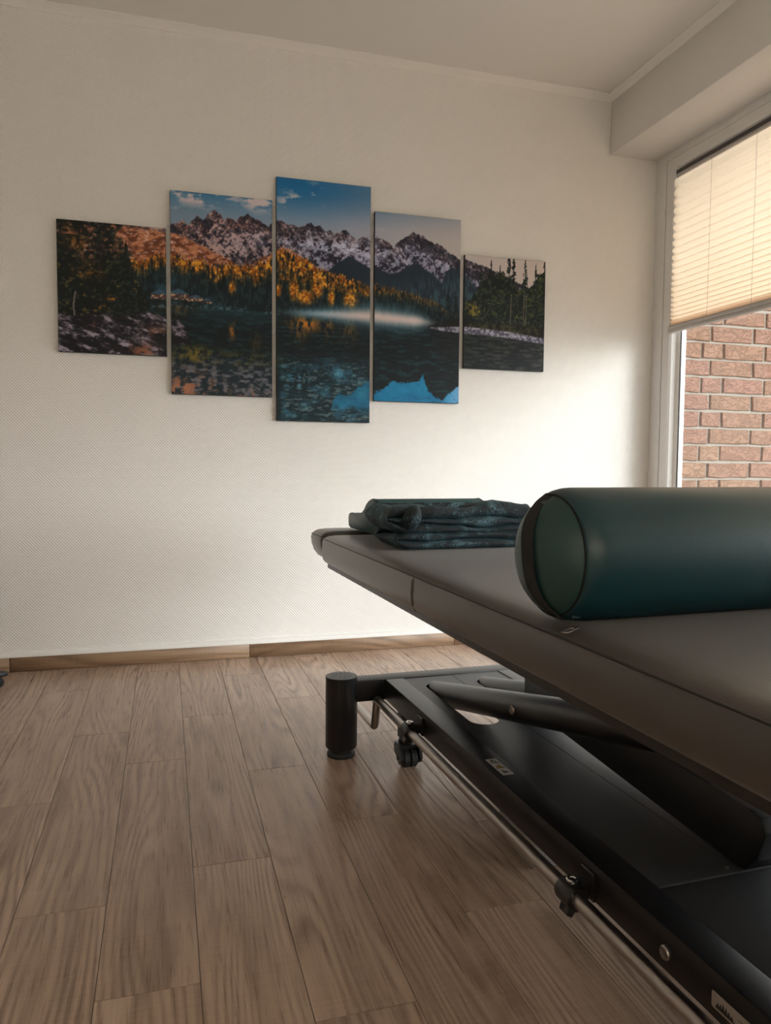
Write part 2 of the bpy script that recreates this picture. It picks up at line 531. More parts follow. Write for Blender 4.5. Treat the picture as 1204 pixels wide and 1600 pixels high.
# ------------------------------------------------------------------ window in the right wall
FX0, FX1 = XW, XW + 0.072
GZ0, GZ1 = 0.10, ZB - 0.004
win = tag(empty('window_1', (XW, 1.6, 0)), kind='structure')
win.matrix_world = Matrix.Identity(4)
boxo('window_frame', 'upvc', win, FX0, FX1, 3.265, YW, 0.0, GZ1, 0.003)
boxo('window_frame', 'upvc', win, FX0, FX1, WIN_Y0, WIN_Y0 + 0.075, 0.0, GZ1, 0.003)
boxo('window_frame', 'upvc', win, FX0, FX1, WIN_Y0 + 0.075, 3.265, GZ1 - 0.030, GZ1, 0.003)
boxo('window_frame', 'upvc', win, FX0, FX1, WIN_Y0 + 0.075, 3.265, 0.0, 0.06, 0.003)
# sash: stepped profile, jambs and rails
SX = XW - 0.001
SY1, SY0 = 3.258, WIN_Y0 + 0.078
SZ1, SZ0 = GZ1 - 0.032, 0.062
prof = [(SX, 0.0), (SX, 0.052), (SX + 0.008, 0.060), (SX + 0.030, 0.066), (SX + 0.034, 0.076), (SX + 0.040, 0.084), (FX1, 0.084), (FX1, 0.0)]
obj('sash_stile', prism(bmesh.new(), [(x_, SY1 - d) for x_, d in prof], 'Z', SZ0, SZ1), 'upvc', win)
obj('sash_stile', prism(bmesh.new(), [(x_, SY0 + d) for x_, d in prof], 'Z', SZ0, SZ1), 'upvc', win)
obj('sash_rail', prism(bmesh.new(), [(x_, SZ1 - d) for x_, d in prof], 'Y', SY0 + 0.050, SY1 - 0.050), 'upvc', win)
obj('sash_rail', prism(bmesh.new(), [(x_, SZ0 + d) for x_, d in prof], 'Y', SY0 + 0.050, SY1 - 0.050), 'upvc', win)
g = 0.0845
bm = bmesh.new()
box(bm, FX0 + 0.004, FX1 - 0.01, SY1 - 0.0005, 3.2655, 0.06, GZ1 - 0.03)
box(bm, FX0 + 0.006, FX1 - 0.01, SY0, SY1, SZ1 - 0.0005, GZ1 - 0.0295)
box(bm, SX + 0.041, SX + 0.046, SY1 - g - 0.004, SY1 - g, SZ0 + g, SZ1 - g)
box(bm, SX + 0.041, SX + 0.046, SY0 + g, SY0 + g + 0.004, SZ0 + g, SZ1 - g)
box(bm, SX + 0.041, SX + 0.046, SY0 + g, SY1 - g, SZ1 - g - 0.004, SZ1 - g)
box(bm, SX + 0.041, SX + 0.046, SY0 + g, SY1 - g, SZ0 + g, SZ0 + g + 0.004)
obj('gasket', bm, 'gasket', win)
boxo('pane', 'glass', win, SX + 0.050, SX + 0.054, SY0 + g, SY1 - g, SZ0 + g, SZ1 - g)

# ------------------------------------------------------------------ pleated blind
BX = 2.364
BY1, BY0 = 3.200, -0.18
blind = tag(empty('pleated_blind', (BX, (BY0 + BY1) / 2, 1.5)), 'cream pleated window blind pulled halfway down over the large window', 'blind')
blind.matrix_world = Matrix.Identity(4)
boxo('head_rail', 'rail_dark', blind, BX - 0.010, BX + 0.010, BY0 + 0.02, BY1 - 0.018, 2.249, 2.266, 0.002, 1)
boxo('lower_head_rail', 'rail_grey', blind, BX - 0.009, BX + 0.009, BY0 + 0.02, BY1 - 0.016, 2.232, 2.249, 0.002, 1)
# fabric: zig-zag with pleats that close up towards the bottom
z = 2.232
zs = [z]
zb_ = 1.536
hs = []
n_pl = 25
w_ = np.linspace(1.9, 0.62, n_pl); w_[-4:] = (0.42, 0.32, 0.26, 0.22)
hs = w_ / w_.sum() * (2.232 - zb_)
bm = bmesh.new()
rows = []
zz = 2.232
def amp(hh): return min(0.0105, 0.0026 + 0.00021 / hh)
def yrow(x_, z_):
    return [bm.verts.new((x_, y_, z_)) for y_ in (BY0, BY1)]
rows.append(yrow(BX, zz))
for hgt in hs:
    a_ = amp(hgt)
    rows.append(yrow(BX - a_, zz - hgt / 2))
    rows.append(yrow(BX + a_, zz - hgt))
    zz -= hgt
for a, b_ in zip(rows, rows[1:]):
    bm.faces.new((a[0], a[1], b_[1], b_[0]))
obj('fabric', bm, 'blind', blind)
for cy in (3.19, 2.93, 2.66, 2.39, 2.12, 1.85, 1.5, 1.1, 0.7, 0.3, -0.1):
    bm = bmesh.new()
    tube(bm, [(BX - 0.0125, cy, 2.235), (BX - 0.0125, cy, 1.53)], 0.0007, 5)
    obj('cord', bm, 'cord', blind)
pr = [(BX - 0.014, 1.502), (BX - 0.014, 1.512), (BX - 0.010, 1.515), (BX - 0.014, 1.518), (BX - 0.013, 1.530), (BX - 0.008, 1.537), (BX + 0.008, 1.537), (BX + 0.013, 1.530), (BX + 0.013, 1.502)]
obj('bottom_rail', prism(bmesh.new(), pr, 'Y', BY0, BY1 + 0.006), 'rail_grey', blind)
for cy in (BY1 - 0.03, BY0 + 0.06):
    bm = bmesh.new()
    box(bm, BX - 0.006, BX + 0.018, cy - 0.012, cy + 0.012, 2.266, 2.272)
    box(bm, BX - 0.008, BX - 0.004, cy - 0.008, cy + 0.008, 2.258, 2.282)
    box(bm, BX + 0.011, BX + 0.017, cy - 0.012, cy + 0.012, 2.255, 2.290)
    obj('bracket', bm, 'clear_plastic', blind)

# ------------------------------------------------------------------ outside: brick wing and terrace
YB = 3.205
terr = structure('floor_terrace', box(bmesh.new(), XW + 0.09, 14, -12, YB + 0.3, -0.45, -0.16), 'paving')
bw = structure('wall_outside', box(bmesh.new(), 2.437, 4.45, YB + 0.008, YB + 0.24, -0.18, 2.75), 'mortar')
structure('shading_eave', box(bmesh.new(), XW + 0.2, 3.15, -3.5, YB, 2.46, 2.62), 'paint')  # unseen overhang, added to shade the upper part of the blind
CH, CJ, SL = 0.0845, 0.0115, 0.2535
bcache = {}
def brick_mesh(L, var):
    key = (round(L, 3), var)
    if key not in bcache:
        r = random.Random(hash(key) % 1000)
        bm = bmesh.new()
        xs = [-L / 2, -L / 6, L / 6, L / 2]
        zs_ = [-(CH - CJ) / 2, (CH - CJ) / 2]
        front = [[None] * 4 for _ in range(2)]
        outer = [[None] * 4 for _ in range(2)]
        back = [[None] * 4 for _ in range(2)]
        for j in range(2):
            for i in range(4):
                jz = r.uniform(-0.0025, 0.0025); jx_ = r.uniform(-0.002, 0.002)
                ex = 0.004 if i == 0 else (-0.004 if i == 3 else 0)
                ez = 0.004 if j == 0 else -0.004
                outer[j][i] = bm.verts.new((xs[i] + jx_, 0.004, zs_[j] + jz))
                front[j][i] = bm.verts.new((xs[i] + jx_ + ex, r.uniform(-0.004, 0.0), zs_[j] + jz + ez))
                back[j][i] = bm.verts.new((xs[i] + jx_, 0.012, zs_[j] + jz))
        for i in range(3):
            bm.faces.new((front[0][i], front[0][i + 1], front[1][i + 1], front[1][i]))
            for A, B in ((outer, front), (back, outer)):
                bm.faces.new((A[0][i], A[0][i + 1], B[0][i + 1], B[0][i]))
                bm.faces.new((A[1][i + 1], A[1][i], B[1][i], B[1][i + 1]))
        for A, B in ((outer, front), (back, outer)):
            bm.faces.new((A[1][0], A[0][0], B[0][0], B[1][0]))
            bm.faces.new((A[0][3], A[1][3], B[1][3], B[0][3]))
        bmesh.ops.recalc_face_normals(bm, faces=bm.faces[:])
        me = bpy.data.meshes.new('brick'); bm.to_mesh(me); bm.free()
        me.materials.append(M['brick'])
        bcache[key] = me
    return bcache[key]
bx0, bx1 = 2.437, 4.44
kz = 0
for row in range(-14, 20):
    ztop = 1.471 - CH * row
    zc_ = ztop - CH / 2
    if zc_ < -0.12 or zc_ > 2.72: continue
    segs = []
    if row % 2:                       # stretcher courses
        x = 2.603 - SL * 3
        while x < bx1:
            segs.append((x, x + SL)); x += SL
    else:                             # header and stretcher in turn
        x = 2.551 - 0.3785 * 2
        while x < bx1:
            segs.append((x, x + 0.125)); segs.append((x + 0.125, x + 0.3785)); x += 0.3785
    for a, b_ in segs:
        a, b_ = max(a, bx0), min(b_, bx1)
        if b_ - a < 0.03: continue
        L = b_ - a - CJ
        o = bpy.data.objects.new('brick', brick_mesh(L, random.randrange(4)))
        COL.objects.link(o)
        o.parent = bw
        o.location = ((a + b_) / 2, YB + random.uniform(-0.002, 0.001), zc_)

# ------------------------------------------------------------------ picture painted per point (centimetres on the five-part sheet)
def hash2(ix, iy, seed):
    n = (ix.astype(np.int64) * 374761393 + iy.astype(np.int64) * 668265263 + seed * 974634777) & 0xffffffff
    n = ((n ^ (n >> 13)) * 1274126177) & 0xffffffff
    return ((n ^ (n >> 16)) & 0xffff) / 65535.0
def vnoise(x, y, seed):
    ix, iy = np.floor(x), np.floor(y)
    fx, fy = x - ix, y - iy
    fx = fx * fx * (3 - 2 * fx); fy = fy * fy * (3 - 2 * fy)
    a = hash2(ix, iy, seed); b_ = hash2(ix + 1, iy, seed); c_ = hash2(ix, iy + 1, seed); d = hash2(ix + 1, iy + 1, seed)
    return (a * (1 - fx) + b_ * fx) * (1 - fy) + (c_ * (1 - fx) + d * fx) * fy
def fbm(x, y, seed, oct_=4, gain=0.55):
    t = 0; a = 1; s = 0
    for i in range(oct_):
        t = t + a * vnoise(x * 2 ** i, y * 2 ** i, seed + i * 17); s += a; a *= gain
    return t / s
def sst(a, b_, x):
    t = np.clip((x - a) / (b_ - a), 0, 1)
    return t * t * (3 - 2 * t)
def pl(pts, c):
    q = np.array(pts)
    return np.interp(c, q[:, 0], q[:, 1])
def lay(img, mask, col):
    col = np.asarray(col, float)
    if col.ndim == 1: col = np.broadcast_to(col, img.shape)
    return img * (1 - mask[..., None]) + col * mask[..., None]
def blend(a, b_, t):
    return np.asarray(a, float) * (1 - t[..., None]) + np.asarray(b_, float) * t[..., None]
def blob(c, w, cx, cy, rx, ry):
    return np.exp(-(((c - cx) / rx) ** 2 + ((w - cy) / ry) ** 2))

RIDGE = [(20, 80), (23.8, 79.2), (27.5, 78.0), (31.2, 78.1), (37.4, 77.4), (43, 77.7), (44.5, 79.9), (48.9, 81.9), (51.5, 80), (52.8, 82), (54.8, 84.3), (57.4, 82.4), (59, 85.5), (61.6, 87), (64, 86.2), (65.8, 83.2), (67.4, 85.2), (69, 84.9), (70.6, 83.2), (72.2, 85.2), (76, 86.9), (78.4, 85.5), (81.9, 84.2), (84.1, 82.8), (86.5, 84.4), (87.9, 85.6), (90.1, 85.3), (91.8, 84.3), (93.4, 83.7), (95.1, 84.9), (97.3, 83.5), (100.7, 85.2), (102.9, 86.2), (104.6, 84.7), (106.9, 85.2), (109.1, 83.2), (111.4, 83.2), (113.7, 82), (116, 83.3), (118.3, 84.4), (120.6, 82.6), (123, 80.6), (125.9, 81.7), (129.7, 82.4), (131.8, 82.3), (134.1, 82.2), (136.5, 81.8), (138.3, 80.3), (140.1, 78.8), (141.9, 80.3), (143.4, 82.2), (147.9, 85.1), (149.4, 86.5), (151.5, 85.4), (154, 85.1), (157.1, 82.8), (160.2, 82.2), (163.3, 81.1), (166.4, 79), (173.1, 75.5), (175, 76.2), (177.9, 75.4), (180.8, 74.7), (185.6, 73.3), (190.5, 71.7), (217, 62)]
HILL = [(0, 0), (108, 60), (111.2, 66.9), (115.5, 70), (119.8, 73.2), (124.2, 71.3), (129.8, 68.4), (131.9, 69.1), (139, 66.9), (143.5, 68), (148, 71.2), (150.5, 72.6), (154.2, 70.9), (158.8, 68.4), (163.5, 64.7), (165.6, 69.8), (168.1, 72), (171.3, 71.6), (175.1, 68.4), (180.9, 63.6), (217, 50)]
ORTOP = [(0, 60), (27.3, 63.4), (34.8, 64.8), (42.9, 67.3), (52.6, 66.3), (60.4, 64.5), (71.1, 65.2), (79.1, 65.6), (86.5, 69), (87.9, 73), (92.9, 72), (101.2, 69.3), (109.8, 65.8), (118.4, 63.2), (129.8, 60.0), (131.9, 61.1), (142.1, 60.1), (151.2, 58.5), (160.5, 55.4), (163.6, 53.3), (175, 50), (217, 45)]
SHORE = [(0, 44), (30.8, 45.1), (44.2, 46.5), (60.3, 47), (86.5, 46.5), (101.3, 47.6), (129.9, 48), (160, 46), (217, 44)]

def srgb(c_):
    return np.array(c_, float) / 255

def paint(c, w):
    n1 = fbm(c / 6, w / 6, 11); n2 = fbm(c / 2, w / 2, 23); n3 = fbm(c / 0.9, w / 0.9, 37, 3)
    # sky
    top = np.stack([np.interp(c, [0, 43, 44.2, 100, 125, 150, 217], [150, 140, 24, 20, 62, 98, 175]),
                    np.interp(c, [0, 43, 44.2, 100, 125, 150, 217], [118, 112, 86, 84, 96, 110, 155]),
                    np.interp(c, [0, 43, 44.2, 100, 125, 150, 217], [100, 104, 120, 122, 122, 124, 142])], -1) / 255
    low = np.stack([np.interp(c, [0, 43, 44.2, 100, 125, 150, 217], [165, 165, 105, 120, 140, 158, 172]),
                    np.interp(c, [0, 43, 44.2, 100, 125, 150, 217], [125, 128, 118, 128, 135, 146, 150]),
                    np.interp(c, [0, 43, 44.2, 100, 125, 150, 217], [105, 110, 128, 140, 140, 140, 135])], -1) / 255
    img = blend(low, top, sst(82, 102, w))
    cl = fbm(c / 9, w / 4.2, 5, 5, 0.6)
    clm = sst(0.53, 0.70, cl) * (blob(c, w, 50, 93, 9, 4) + blob(c, w, 62, 93, 8, 4) + blob(c, w, 80, 93, 7, 4) + blob(c, w, 95, 93, 5, 5) + blob(c, w, 105, 97, 4, 5) + blob(c, w, 107, 92, 6, 4) + 0.6 * blob(c, w, 46, 84, 5, 3) + 0.35 * blob(c, w, 125, 87, 14, 2))
    img = lay(img, np.clip(clm * 1.5, 0, 1), srgb((178, 158, 152)))
    # mountains
    rd = pl(RIDGE, c) + (fbm(c / 1.3, c * 0 + 3.3, 71, 3) - 0.5) * 2.0
    mm = sst(-0.25, 0.25, rd - w)
    depth = rd - w
    # diagonal facets of rock and snow
    g1 = 0.5 * fbm((c + w * 0.8) / 2.0, (w - c * 0.3) / 3.2, 91, 5, 0.7) + 0.5 * fbm((c + w * .3) / 0.9, w / 1.0, 191, 3, 0.7)
    g2 = 0.5 * fbm((c - w * 0.9) / 1.8, (w + c * 0.3) / 3.0, 92, 5, 0.7) + 0.5 * fbm((c - w * .4) / 0.8, w / 1.1, 192, 3, 0.7)
    big = fbm((c + w * 0.5) / 7, (w - c * 0.25) / 6, 93, 3)
    rock = blend(srgb((26, 25, 34)), srgb((92, 74, 74)), sst(0.35, 0.66, g1) * (0.35 + 0.9 * sst(0.4, 0.6, big)))
    warm = np.clip(np.interp(c, [0, 60, 88, 105], [1, 0.9, 0.5, 0.0]), 0, 1)
    rock = blend(rock, srgb((140, 84, 62)), warm * sst(0.46, 0.66, g2) * 0.8)
    snow_amt = sst(0.50, 0.60, g1 * 0.45 + g2 * 0.40 + 0.13 * big + 0.09 * sst(2, 9, depth) - 0.03)
    snowcol = blend(srgb((178, 172, 190)), srgb((206, 160, 140)), warm * 0.8)
    rock = blend(rock, snowcol, snow_amt * 0.62)
    belt = sst(0.42, 0.6, fbm(c / 3, (w - c * 0.1) / 1.5, 95)) * blob(c, w, 118, 76.5, 34, 3.2)
    rock = blend(rock, srgb((196, 190, 204)), np.clip(belt, 0, 1) * 0.75)
    img = lay(img, mm, rock)
    # warm bare slopes, left
    sl = pl([(0, 76), (24, 77), (44, 76.5), (52, 74.5), (60, 71), (66, 68.5), (73, 64), (80, 68.5), (86.5, 71.8), (90, 75), (96, 73), (217, 0)], c) + (n2 - 0.5) * 2.5
    slc = blend(srgb((92, 48, 30)), srgb((168, 104, 70)), sst(0.35, 0.65, fbm((c + w * 1.5) / 3, (w - c * 0.4) / 1.2, 41)))
    slc = blend(slc, srgb((205, 170, 160)), 0.6 * sst(0.6, 0.72, fbm((c + w * 1.5) / 1.5, (w - c * 0.4) / 0.8, 43)))
    img = lay(img, sst(-0.6, 0.6, sl - w), slc)
    vd = np.clip(sst(0, 2.5, pl([(0, 0), (56, 60), (62, 66.5), (68, 65.5), (73, 62), (76, 66), (80, 67.5), (84, 66), (88, 62), (217, 0)], c) - w), 0, 1)
    img = lay(img, vd * 0.92, srgb((26, 32, 42)))
    # blue hills
    hl = pl(HILL, c) + (n2 - 0.5) * 0.8
    hc = blend(srgb((26, 36, 44)), srgb((52, 74, 78)), sst(56, 70, 126 - w + (c - 150) * 0.25) * 0.7 * sst(0.3, 0.7, fbm(c / 0.8, w / 3, 47)))
    img = lay(img, sst(-0.5, 0.5, hl - w), hc)
    # forest: spiky tree tops, orange on top, dark below
    spike = np.abs(((c / 1.15 + 0.6 * vnoise(c / 3, c * 0, 8)) % 1.0) - 0.5) * 2
    spike2 = np.abs(((c / 0.7 + 0.9 * vnoise(c / 2, c * 0, 9)) % 1.0) - 0.5) * 2
    ft = pl(ORTOP, c) + 1.8 * spike + 1.0 * spike2 - 1.2 + 1.8 * (vnoise(c / 2.6, c * 0 + 1, 15) - 0.5)
    fm = sst(-0.3, 0.3, ft - w)
    d = ft - w
    tr = fbm(c / 0.75, w / 2.4, 53, 4)
    thick = np.interp(c, [0, 30, 60, 86, 90, 120, 131, 160, 175, 217], [5.5, 6.0, 6.0, 8, 15, 7, 4.5, 3.0, 2, 0])
    orange = sst(1.15, 0.25, d / thick + (n2 - 0.5) * 1.1) * sst(0.28, 0.55, tr)
    for cx, cy, rx, ry in ((95.5, 57, 2.6, 5.5), (100.5, 54, 4.5, 3.6), (105.5, 58, 3, 4.5), (112, 54.5, 1.8, 4.0), (120.5, 54, 3.8, 4.2), (79, 62, 1.8, 5), (69, 56, 1.7, 3.4), (88.5, 56, 1.6, 3.2)):
        orange = np.maximum(orange, np.clip(1.7 * blob(c, w, cx, cy, rx, ry) - 0.4, 0, 1) * sst(0.25, 0.5, tr + 0.05))
    orange = orange * np.interp(c, [0, 120, 135, 165, 175], [1, 1, 0.55, 0.35, 0])
    fc = blend(srgb((9, 19, 21)), srgb((24, 40, 40)), sst(0.4, 0.7, tr))
    fc = blend(fc, blend(srgb((126, 66, 14)), srgb((226, 142, 40)), sst(0.42, 0.7, n3)), np.clip(orange, 0, 1))
    img = lay(img, fm, fc)
    # blue haze on the far shore, left, and the lodge
    hz = sst(0.35, 0.75, fbm(c / 5, w / 3, 61)) * np.clip(blob(c, w, 40, 54, 9, 6) + 0.6 * blob(c, w, 60, 50, 14, 4), 0, 1)
    img = lay(img, np.clip(hz, 0, 1) * 0.7, srgb((38, 70, 80)))
    for cx, wd, b0, h_ in ((39.5, 3.6, 49, 4.2), (47, 4.2, 49.5, 4.5), (54, 3.0, 49, 3.0), (58.5, 2.0, 48.6, 2.2)):
        body = (np.abs(c - cx) < wd) & (w > b0) & (w < b0 + h_ * 0.5)
        roof = (w >= b0 + h_ * 0.5) & (w < b0 + h_ - np.abs(c - cx) * h_ * 0.5 / wd)
        img = lay(img, body * (0.5 + 0.5 * (n3 > 0.45)), srgb((74, 50, 44)))
        img = lay(img, body * (fbm(c / 0.8, w / 0.8, 81, 2) > 0.62) * 0.8, srgb((200, 150, 110)))
        img = lay(img, roof * 0.85, srgb((52, 74, 88)))
    # water
    sh = pl(SHORE, c) + (n2 - 0.5) * 0.7
    wm = sst(-0.3, 0.3, sh - w)
    dw = sh - w
    rip = fbm(c / 4, w / 0.9, 63, 4)
    wc = blend(srgb((9, 17, 19)), srgb((18, 40, 42)), sst(0.48, 0.78, rip))
    wc = blend(wc, srgb((32, 62, 64)), np.clip(sst(9, 0, dw), 0, 1) * 0.5 * sst(40, 60, c) * sst(92, 84, c))
    img = lay(img, wm, wc)
    shl = blob(c, dw, c, 0, 1, 0.8) * sst(0.5, 0.65, n3)
    img = lay(img, shl * 0.5 * (c < 90), srgb((110, 125, 130)))
    # reflections
    for cx, cy, rx, ry, k in ((101, 42.5, 6.5, 3.0, 1.0), (98, 40, 3, 5, .5), (111, 42, 2, 5, .45), (120, 41, 3, 5, .45), (69, 38, 1.3, 3.5, .8), (79, 34, 2, 4, .3), (46, 45, 6, 2, .35)):
        img = lay(img, np.clip(k * blob(c, w, cx, cy, rx, ry) * sst(0.3, 0.6, fbm(c / 1.0, w / 2.5, 67)), 0, 1), srgb((168, 98, 30)))
    # shallow stones, second panel
    st = sst(30, 20, w) * sst(90, 84, c) * sst(40, 44, c)
    stn = fbm(c / 2.2, w / 1.1, 73, 4)
    sc = blend(srgb((20, 30, 34)), srgb((92, 84, 84)), sst(0.45, 0.7, stn))
    sc = blend(sc, srgb((150, 92, 62)), np.clip(blob(c, w, 48, 13, 13, 6) + blob(c, w, 62, 4, 9, 4) + blob(c, w, 77, 8, 9, 4) + blob(c, w, 47, 4, 6, 5), 0, 1) * sst(0.42, 0.58, n2))
    img = lay(img, st * 0.95, sc)
    mos = np.clip(blob(c, w, 52, 27, 10, 3.5) + 0.5 * blob(c, w, 75, 26, 14, 3), 0, 1) * sst(0.4, 0.62, n2)
    img = lay(img, mos * 0.8, srgb((112, 88, 26)))
    # third panel, clear shallows
    p3 = sst(88, 91, c) * sst(131, 129, c) * sst(33, 22, w)
    tz = sst(0.5, 0.68, fbm(c / 5, w / 3, 77, 5))
    img = lay(img, p3 * (0.25 + 0.75 * tz) * 0.6, blend(srgb((22, 44, 50)), srgb((58, 116, 134)), n2))
    img = lay(img, p3 * sst(0.56, 0.7, fbm(c / 2.5, w / 0.8, 79)) * 0.45, srgb((120, 130, 120)))
    img = lay(img, np.clip(sst(0.46, 0.56, n1 * 0.6 + n2 * 0.4) * (blob(c, w, 98, 18, 8, 4) + blob(c, w, 117, 22, 6, 3)), 0, 1) * 0.6 * sst(87, 90, c), srgb((74, 138, 160)))
    b3 = pl([(0, -9), (108, -9), (112.8, 9), (115.7, 12.6), (120.1, 11.5), (124.5, 16.2), (129.5, 18.9), (130.5, -9), (217, -9)], c) + (n2 - 0.5) * 3
    img = lay(img, sst(-0.5, 0.5, b3 - w) * sst(4.5, 8, w + (n2 - .5) * 3) * 0.85, blend(srgb((12, 70, 92)), srgb((28, 100, 122)), n1))
    # fourth panel, sky mirrored in the lake
    b4 = pl([(0, -9), (130.9, -9), (131, 13), (136.4, 16), (140.9, 19.5), (145.5, 18.4), (150.1, 18.8), (153.2, 20), (154.7, 22.3), (157.2, 16), (161, 12.5), (164.2, 11), (167.3, 14), (173.9, 19.1), (174.2, -9), (217, -9)], c) + (n3 - 0.5) * 2.4
    img = lay(img, sst(-0.5, 0.5, b4 - w), blend(blend(srgb((8, 72, 98)), srgb((24, 108, 134)), n1), srgb((104, 136, 160)), sst(160, 174, c) * 0.8))
    img = lay(img, sst(-0.5, 0.5, b4 - w) * sst(0.5, 0.66, fbm(c / 2.4, w / 0.9, 83)) * sst(15, 9, w) * sst(135, 140, c) * 0.6, srgb((20, 52, 72)))
    # mist on the water
    ms = sst(84, 112, c) * sst(163, 150, c)
    mw = np.interp(c, [85, 110, 130, 150, 162], [1.0, 1.6, 2.8, 2.6, 1.2])
    mc = np.interp(c, [85, 130, 160], [46.9, 47.6, 46.4])
    edge = (fbm(c / 1.4, w / 4, 87) - 0.5) * 2.2
    img = lay(img, np.clip(np.exp(-((w - mc + edge * 0.5) / (mw * 2.0)) ** 2) * ms * 0.6, 0, 1), srgb((74, 118, 130)))
    img = lay(img, np.clip(np.exp(-((w - mc + edge * 0.3) / mw) ** 2) * ms * 0.92, 0, 1), blend(srgb((128, 144, 150)), srgb((192, 164, 150)), sst(100, 128, c)))
    # wooded spit on the right
    pt = pl([(0, -9), (156.5, 44.2), (160.6, 45.9), (166.9, 48.1), (173.5, 50.5), (175.5, 52), (195.9, 52), (217.1, 50)], c)
    pb = pl([(0, 90), (156.5, 44.3), (163.8, 43.0), (173.6, 42.4), (195.9, 41.6), (217.1, 39.4)], c)
    land = sst(-0.3, 0.3, pt - w) * sst(-0.3, 0.3, w - pb) * (c > 156)
    img = lay(img, land, blend(srgb((20, 18, 16)), srgb((52, 50, 30)), sst(0.4, 0.7, n2) * sst(172, 178, c)))
    beach = sst(-0.4, 0.4, pl([(0, -9), (158, 44.3), (173, 45.4), (176, 45.6), (196, 44.6), (217, 42.2)], c) - w) * sst(-0.3, 0.3, w - pb) * (c > 158)
    img = lay(img, beach * 0.9, blend(srgb((72, 66, 76)), srgb((150, 140, 148)), sst(0.4, 0.65, n3)))
    under = sst(-0.3, 0.3, pb - w) * sst(157, 166, c)
    und = np.where(c > 174.5, 1.0, sst(26, 36, w))
    img = lay(img, under * und * 0.9, blend(srgb((14, 18, 20)), blend(srgb((38, 42, 36)), srgb((52, 48, 42)), sst(176, 210, c)), sst(0.35, 0.7, rip) * np.where(c > 174.5, 1, 0.4)))
    # conifers
    def conifer(img, cx, base, h_, wd, dens, col0, col1, seed):
        t = (w - base) / h_
        prof_ = wd * (1 - t) * (0.65 + 0.35 * np.abs(np.sin(t * 22 + c * 0.7)))
        inside = (t > 0) & (t < 1) & (np.abs(c - cx) < prof_ * (0.75 + 0.6 * (vnoise(c / 0.7, w / 0.7, seed) - 0.3)))
        hole = sst(dens, dens + 0.12, fbm(c / 1.2, w / 0.9, seed + 3, 3) + 0.15 * np.abs(c - cx) / wd)
        mk = inside * (1 - hole)
        trunk = (np.abs(c - cx) < 0.25) & (t > 0) & (t < 0.95)
        mk = np.maximum(mk, trunk)
        return lay(img, mk, blend(col0, col1, sst(0.45, 0.75, vnoise(c / 0.8, w / 0.8, seed + 9))))
    dk, dg = srgb((12, 18, 19)), srgb((36, 46, 36))
    for cx, h_, wd in ((162.5, 10, 2.4), (166.8, 15, 3.2), (170.5, 11, 2.6), (173.2, 9, 2.5)):
        img = conifer(img, cx, pl([(156, 44), (174, 50)], np.array(cx)), h_, wd, 0.62, dk, srgb((24, 36, 38)), int(cx))
    # right-hand wood
    body5 = sst(-0.6, 0.6, pl([(0, -9), (174, -9), (175, 56), (179, 60), (183, 66), (187, 70), (192, 72), (197, 69), (203, 64), (208, 66), (213, 72), (217, 74)], c) + (n2 - .5) * 7 - w) * sst(-.5, .5, w - 48 + (n2 - .5) * 2)
    fol = blend(dk, blend(srgb((42, 50, 30)), srgb((92, 86, 40)), sst(0.58, 0.75, n3)), sst(0.46, 0.66, fbm(c / 2.4, w / 1.5, 97)))
    fol = blend(fol, srgb((134, 108, 40)), blob(c, w, 181, 53.5, 5, 2.6) * sst(0.42, 0.55, n2))
    fol = blend(fol, srgb((70, 76, 32)), blob(c, w, 213, 61, 5, 4) * sst(0.42, 0.55, n2))
    img = lay(img, body5, fol)
    for cx, h_, wd in ((183, 26, 4.5), (188, 30, 5.0), (192.5, 28, 4.0), (197, 36, 5.5), (199.5, 34, 5.0), (205.5, 34, 4.6), (211, 30, 4.5), (215.5, 34, 4)):
        img = conifer(img, cx, 48, h_, wd, 0.50, dk, srgb((38, 46, 38)), int(cx * 2))
    for cx in (198.3, 206.2, 205.0):
        img = lay(img, ((np.abs(c - cx - (w - 55) * 0.02) < 0.3) & (w > 47.5) & (w < 62)) * 0.7, srgb((86, 76, 60)))
    # left-hand wood and rocks
    edge1 = pl([(38, 39), (42, 32), (46, 36), (52, 33), (60, 29.5), (68, 27), (72, 25.0), (74, 22), (79, 25.5), (84, 25)], w)
    leaf = fbm(c / 1.3, w / 1.1, 101, 4)
    t1 = sst(-1.0, 1.0, edge1 - c + (leaf - 0.5) * 6) * sst(-0.5, 0.5, w - 40)
    gaps = sst(0.56, 0.66, fbm(c / 1.6, w / 1.4, 103, 4)) * sst(62, 76, w) * 0.85
    gaps = np.maximum(gaps, sst(0.5, 0.62, n3) * np.clip(blob(c, w, 12, 67, 4, 5) + blob(c, w, 22, 68, 3, 3), 0, 1) * 0.8)
    tc = blend(srgb((9, 13, 13)), srgb((34, 40, 28)), sst(0.5, 0.72, leaf))
    tc = blend(tc, srgb((98, 72, 26)), sst(0.62, 0.78, leaf) * sst(0.4, 0.6, n1) * 0.9)
    for cx, cy, rx, ry, k in ((8, 69, 3, 2.5, .9), (12, 58, 5, 2.5, .6), (21, 48, 2, 1.2, 1), (17, 44.5, 2, 1.0, 1), (28, 50, 2, 1.4, .5), (4, 74, 3, 2, .6)):
        tc = blend(tc, srgb((150, 92, 30)), np.clip(k * blob(c, w, cx, cy, rx, ry), 0, 1) * sst(0.4, 0.6, n3))
    img = lay(img, t1 * (1 - gaps), tc)
    img = lay(img, ((np.abs(c - 7.2 - 0.9 * np.sin(w / 4)) < 0.28) & (w > 30) & (w < 50)) * 0.8 * (c < 43.6), srgb((120, 104, 92)))
    img = conifer(img, 26.5, 42, 30, 7.0, 0.74, srgb((9, 14, 15)), srgb((26, 36, 30)), 333)
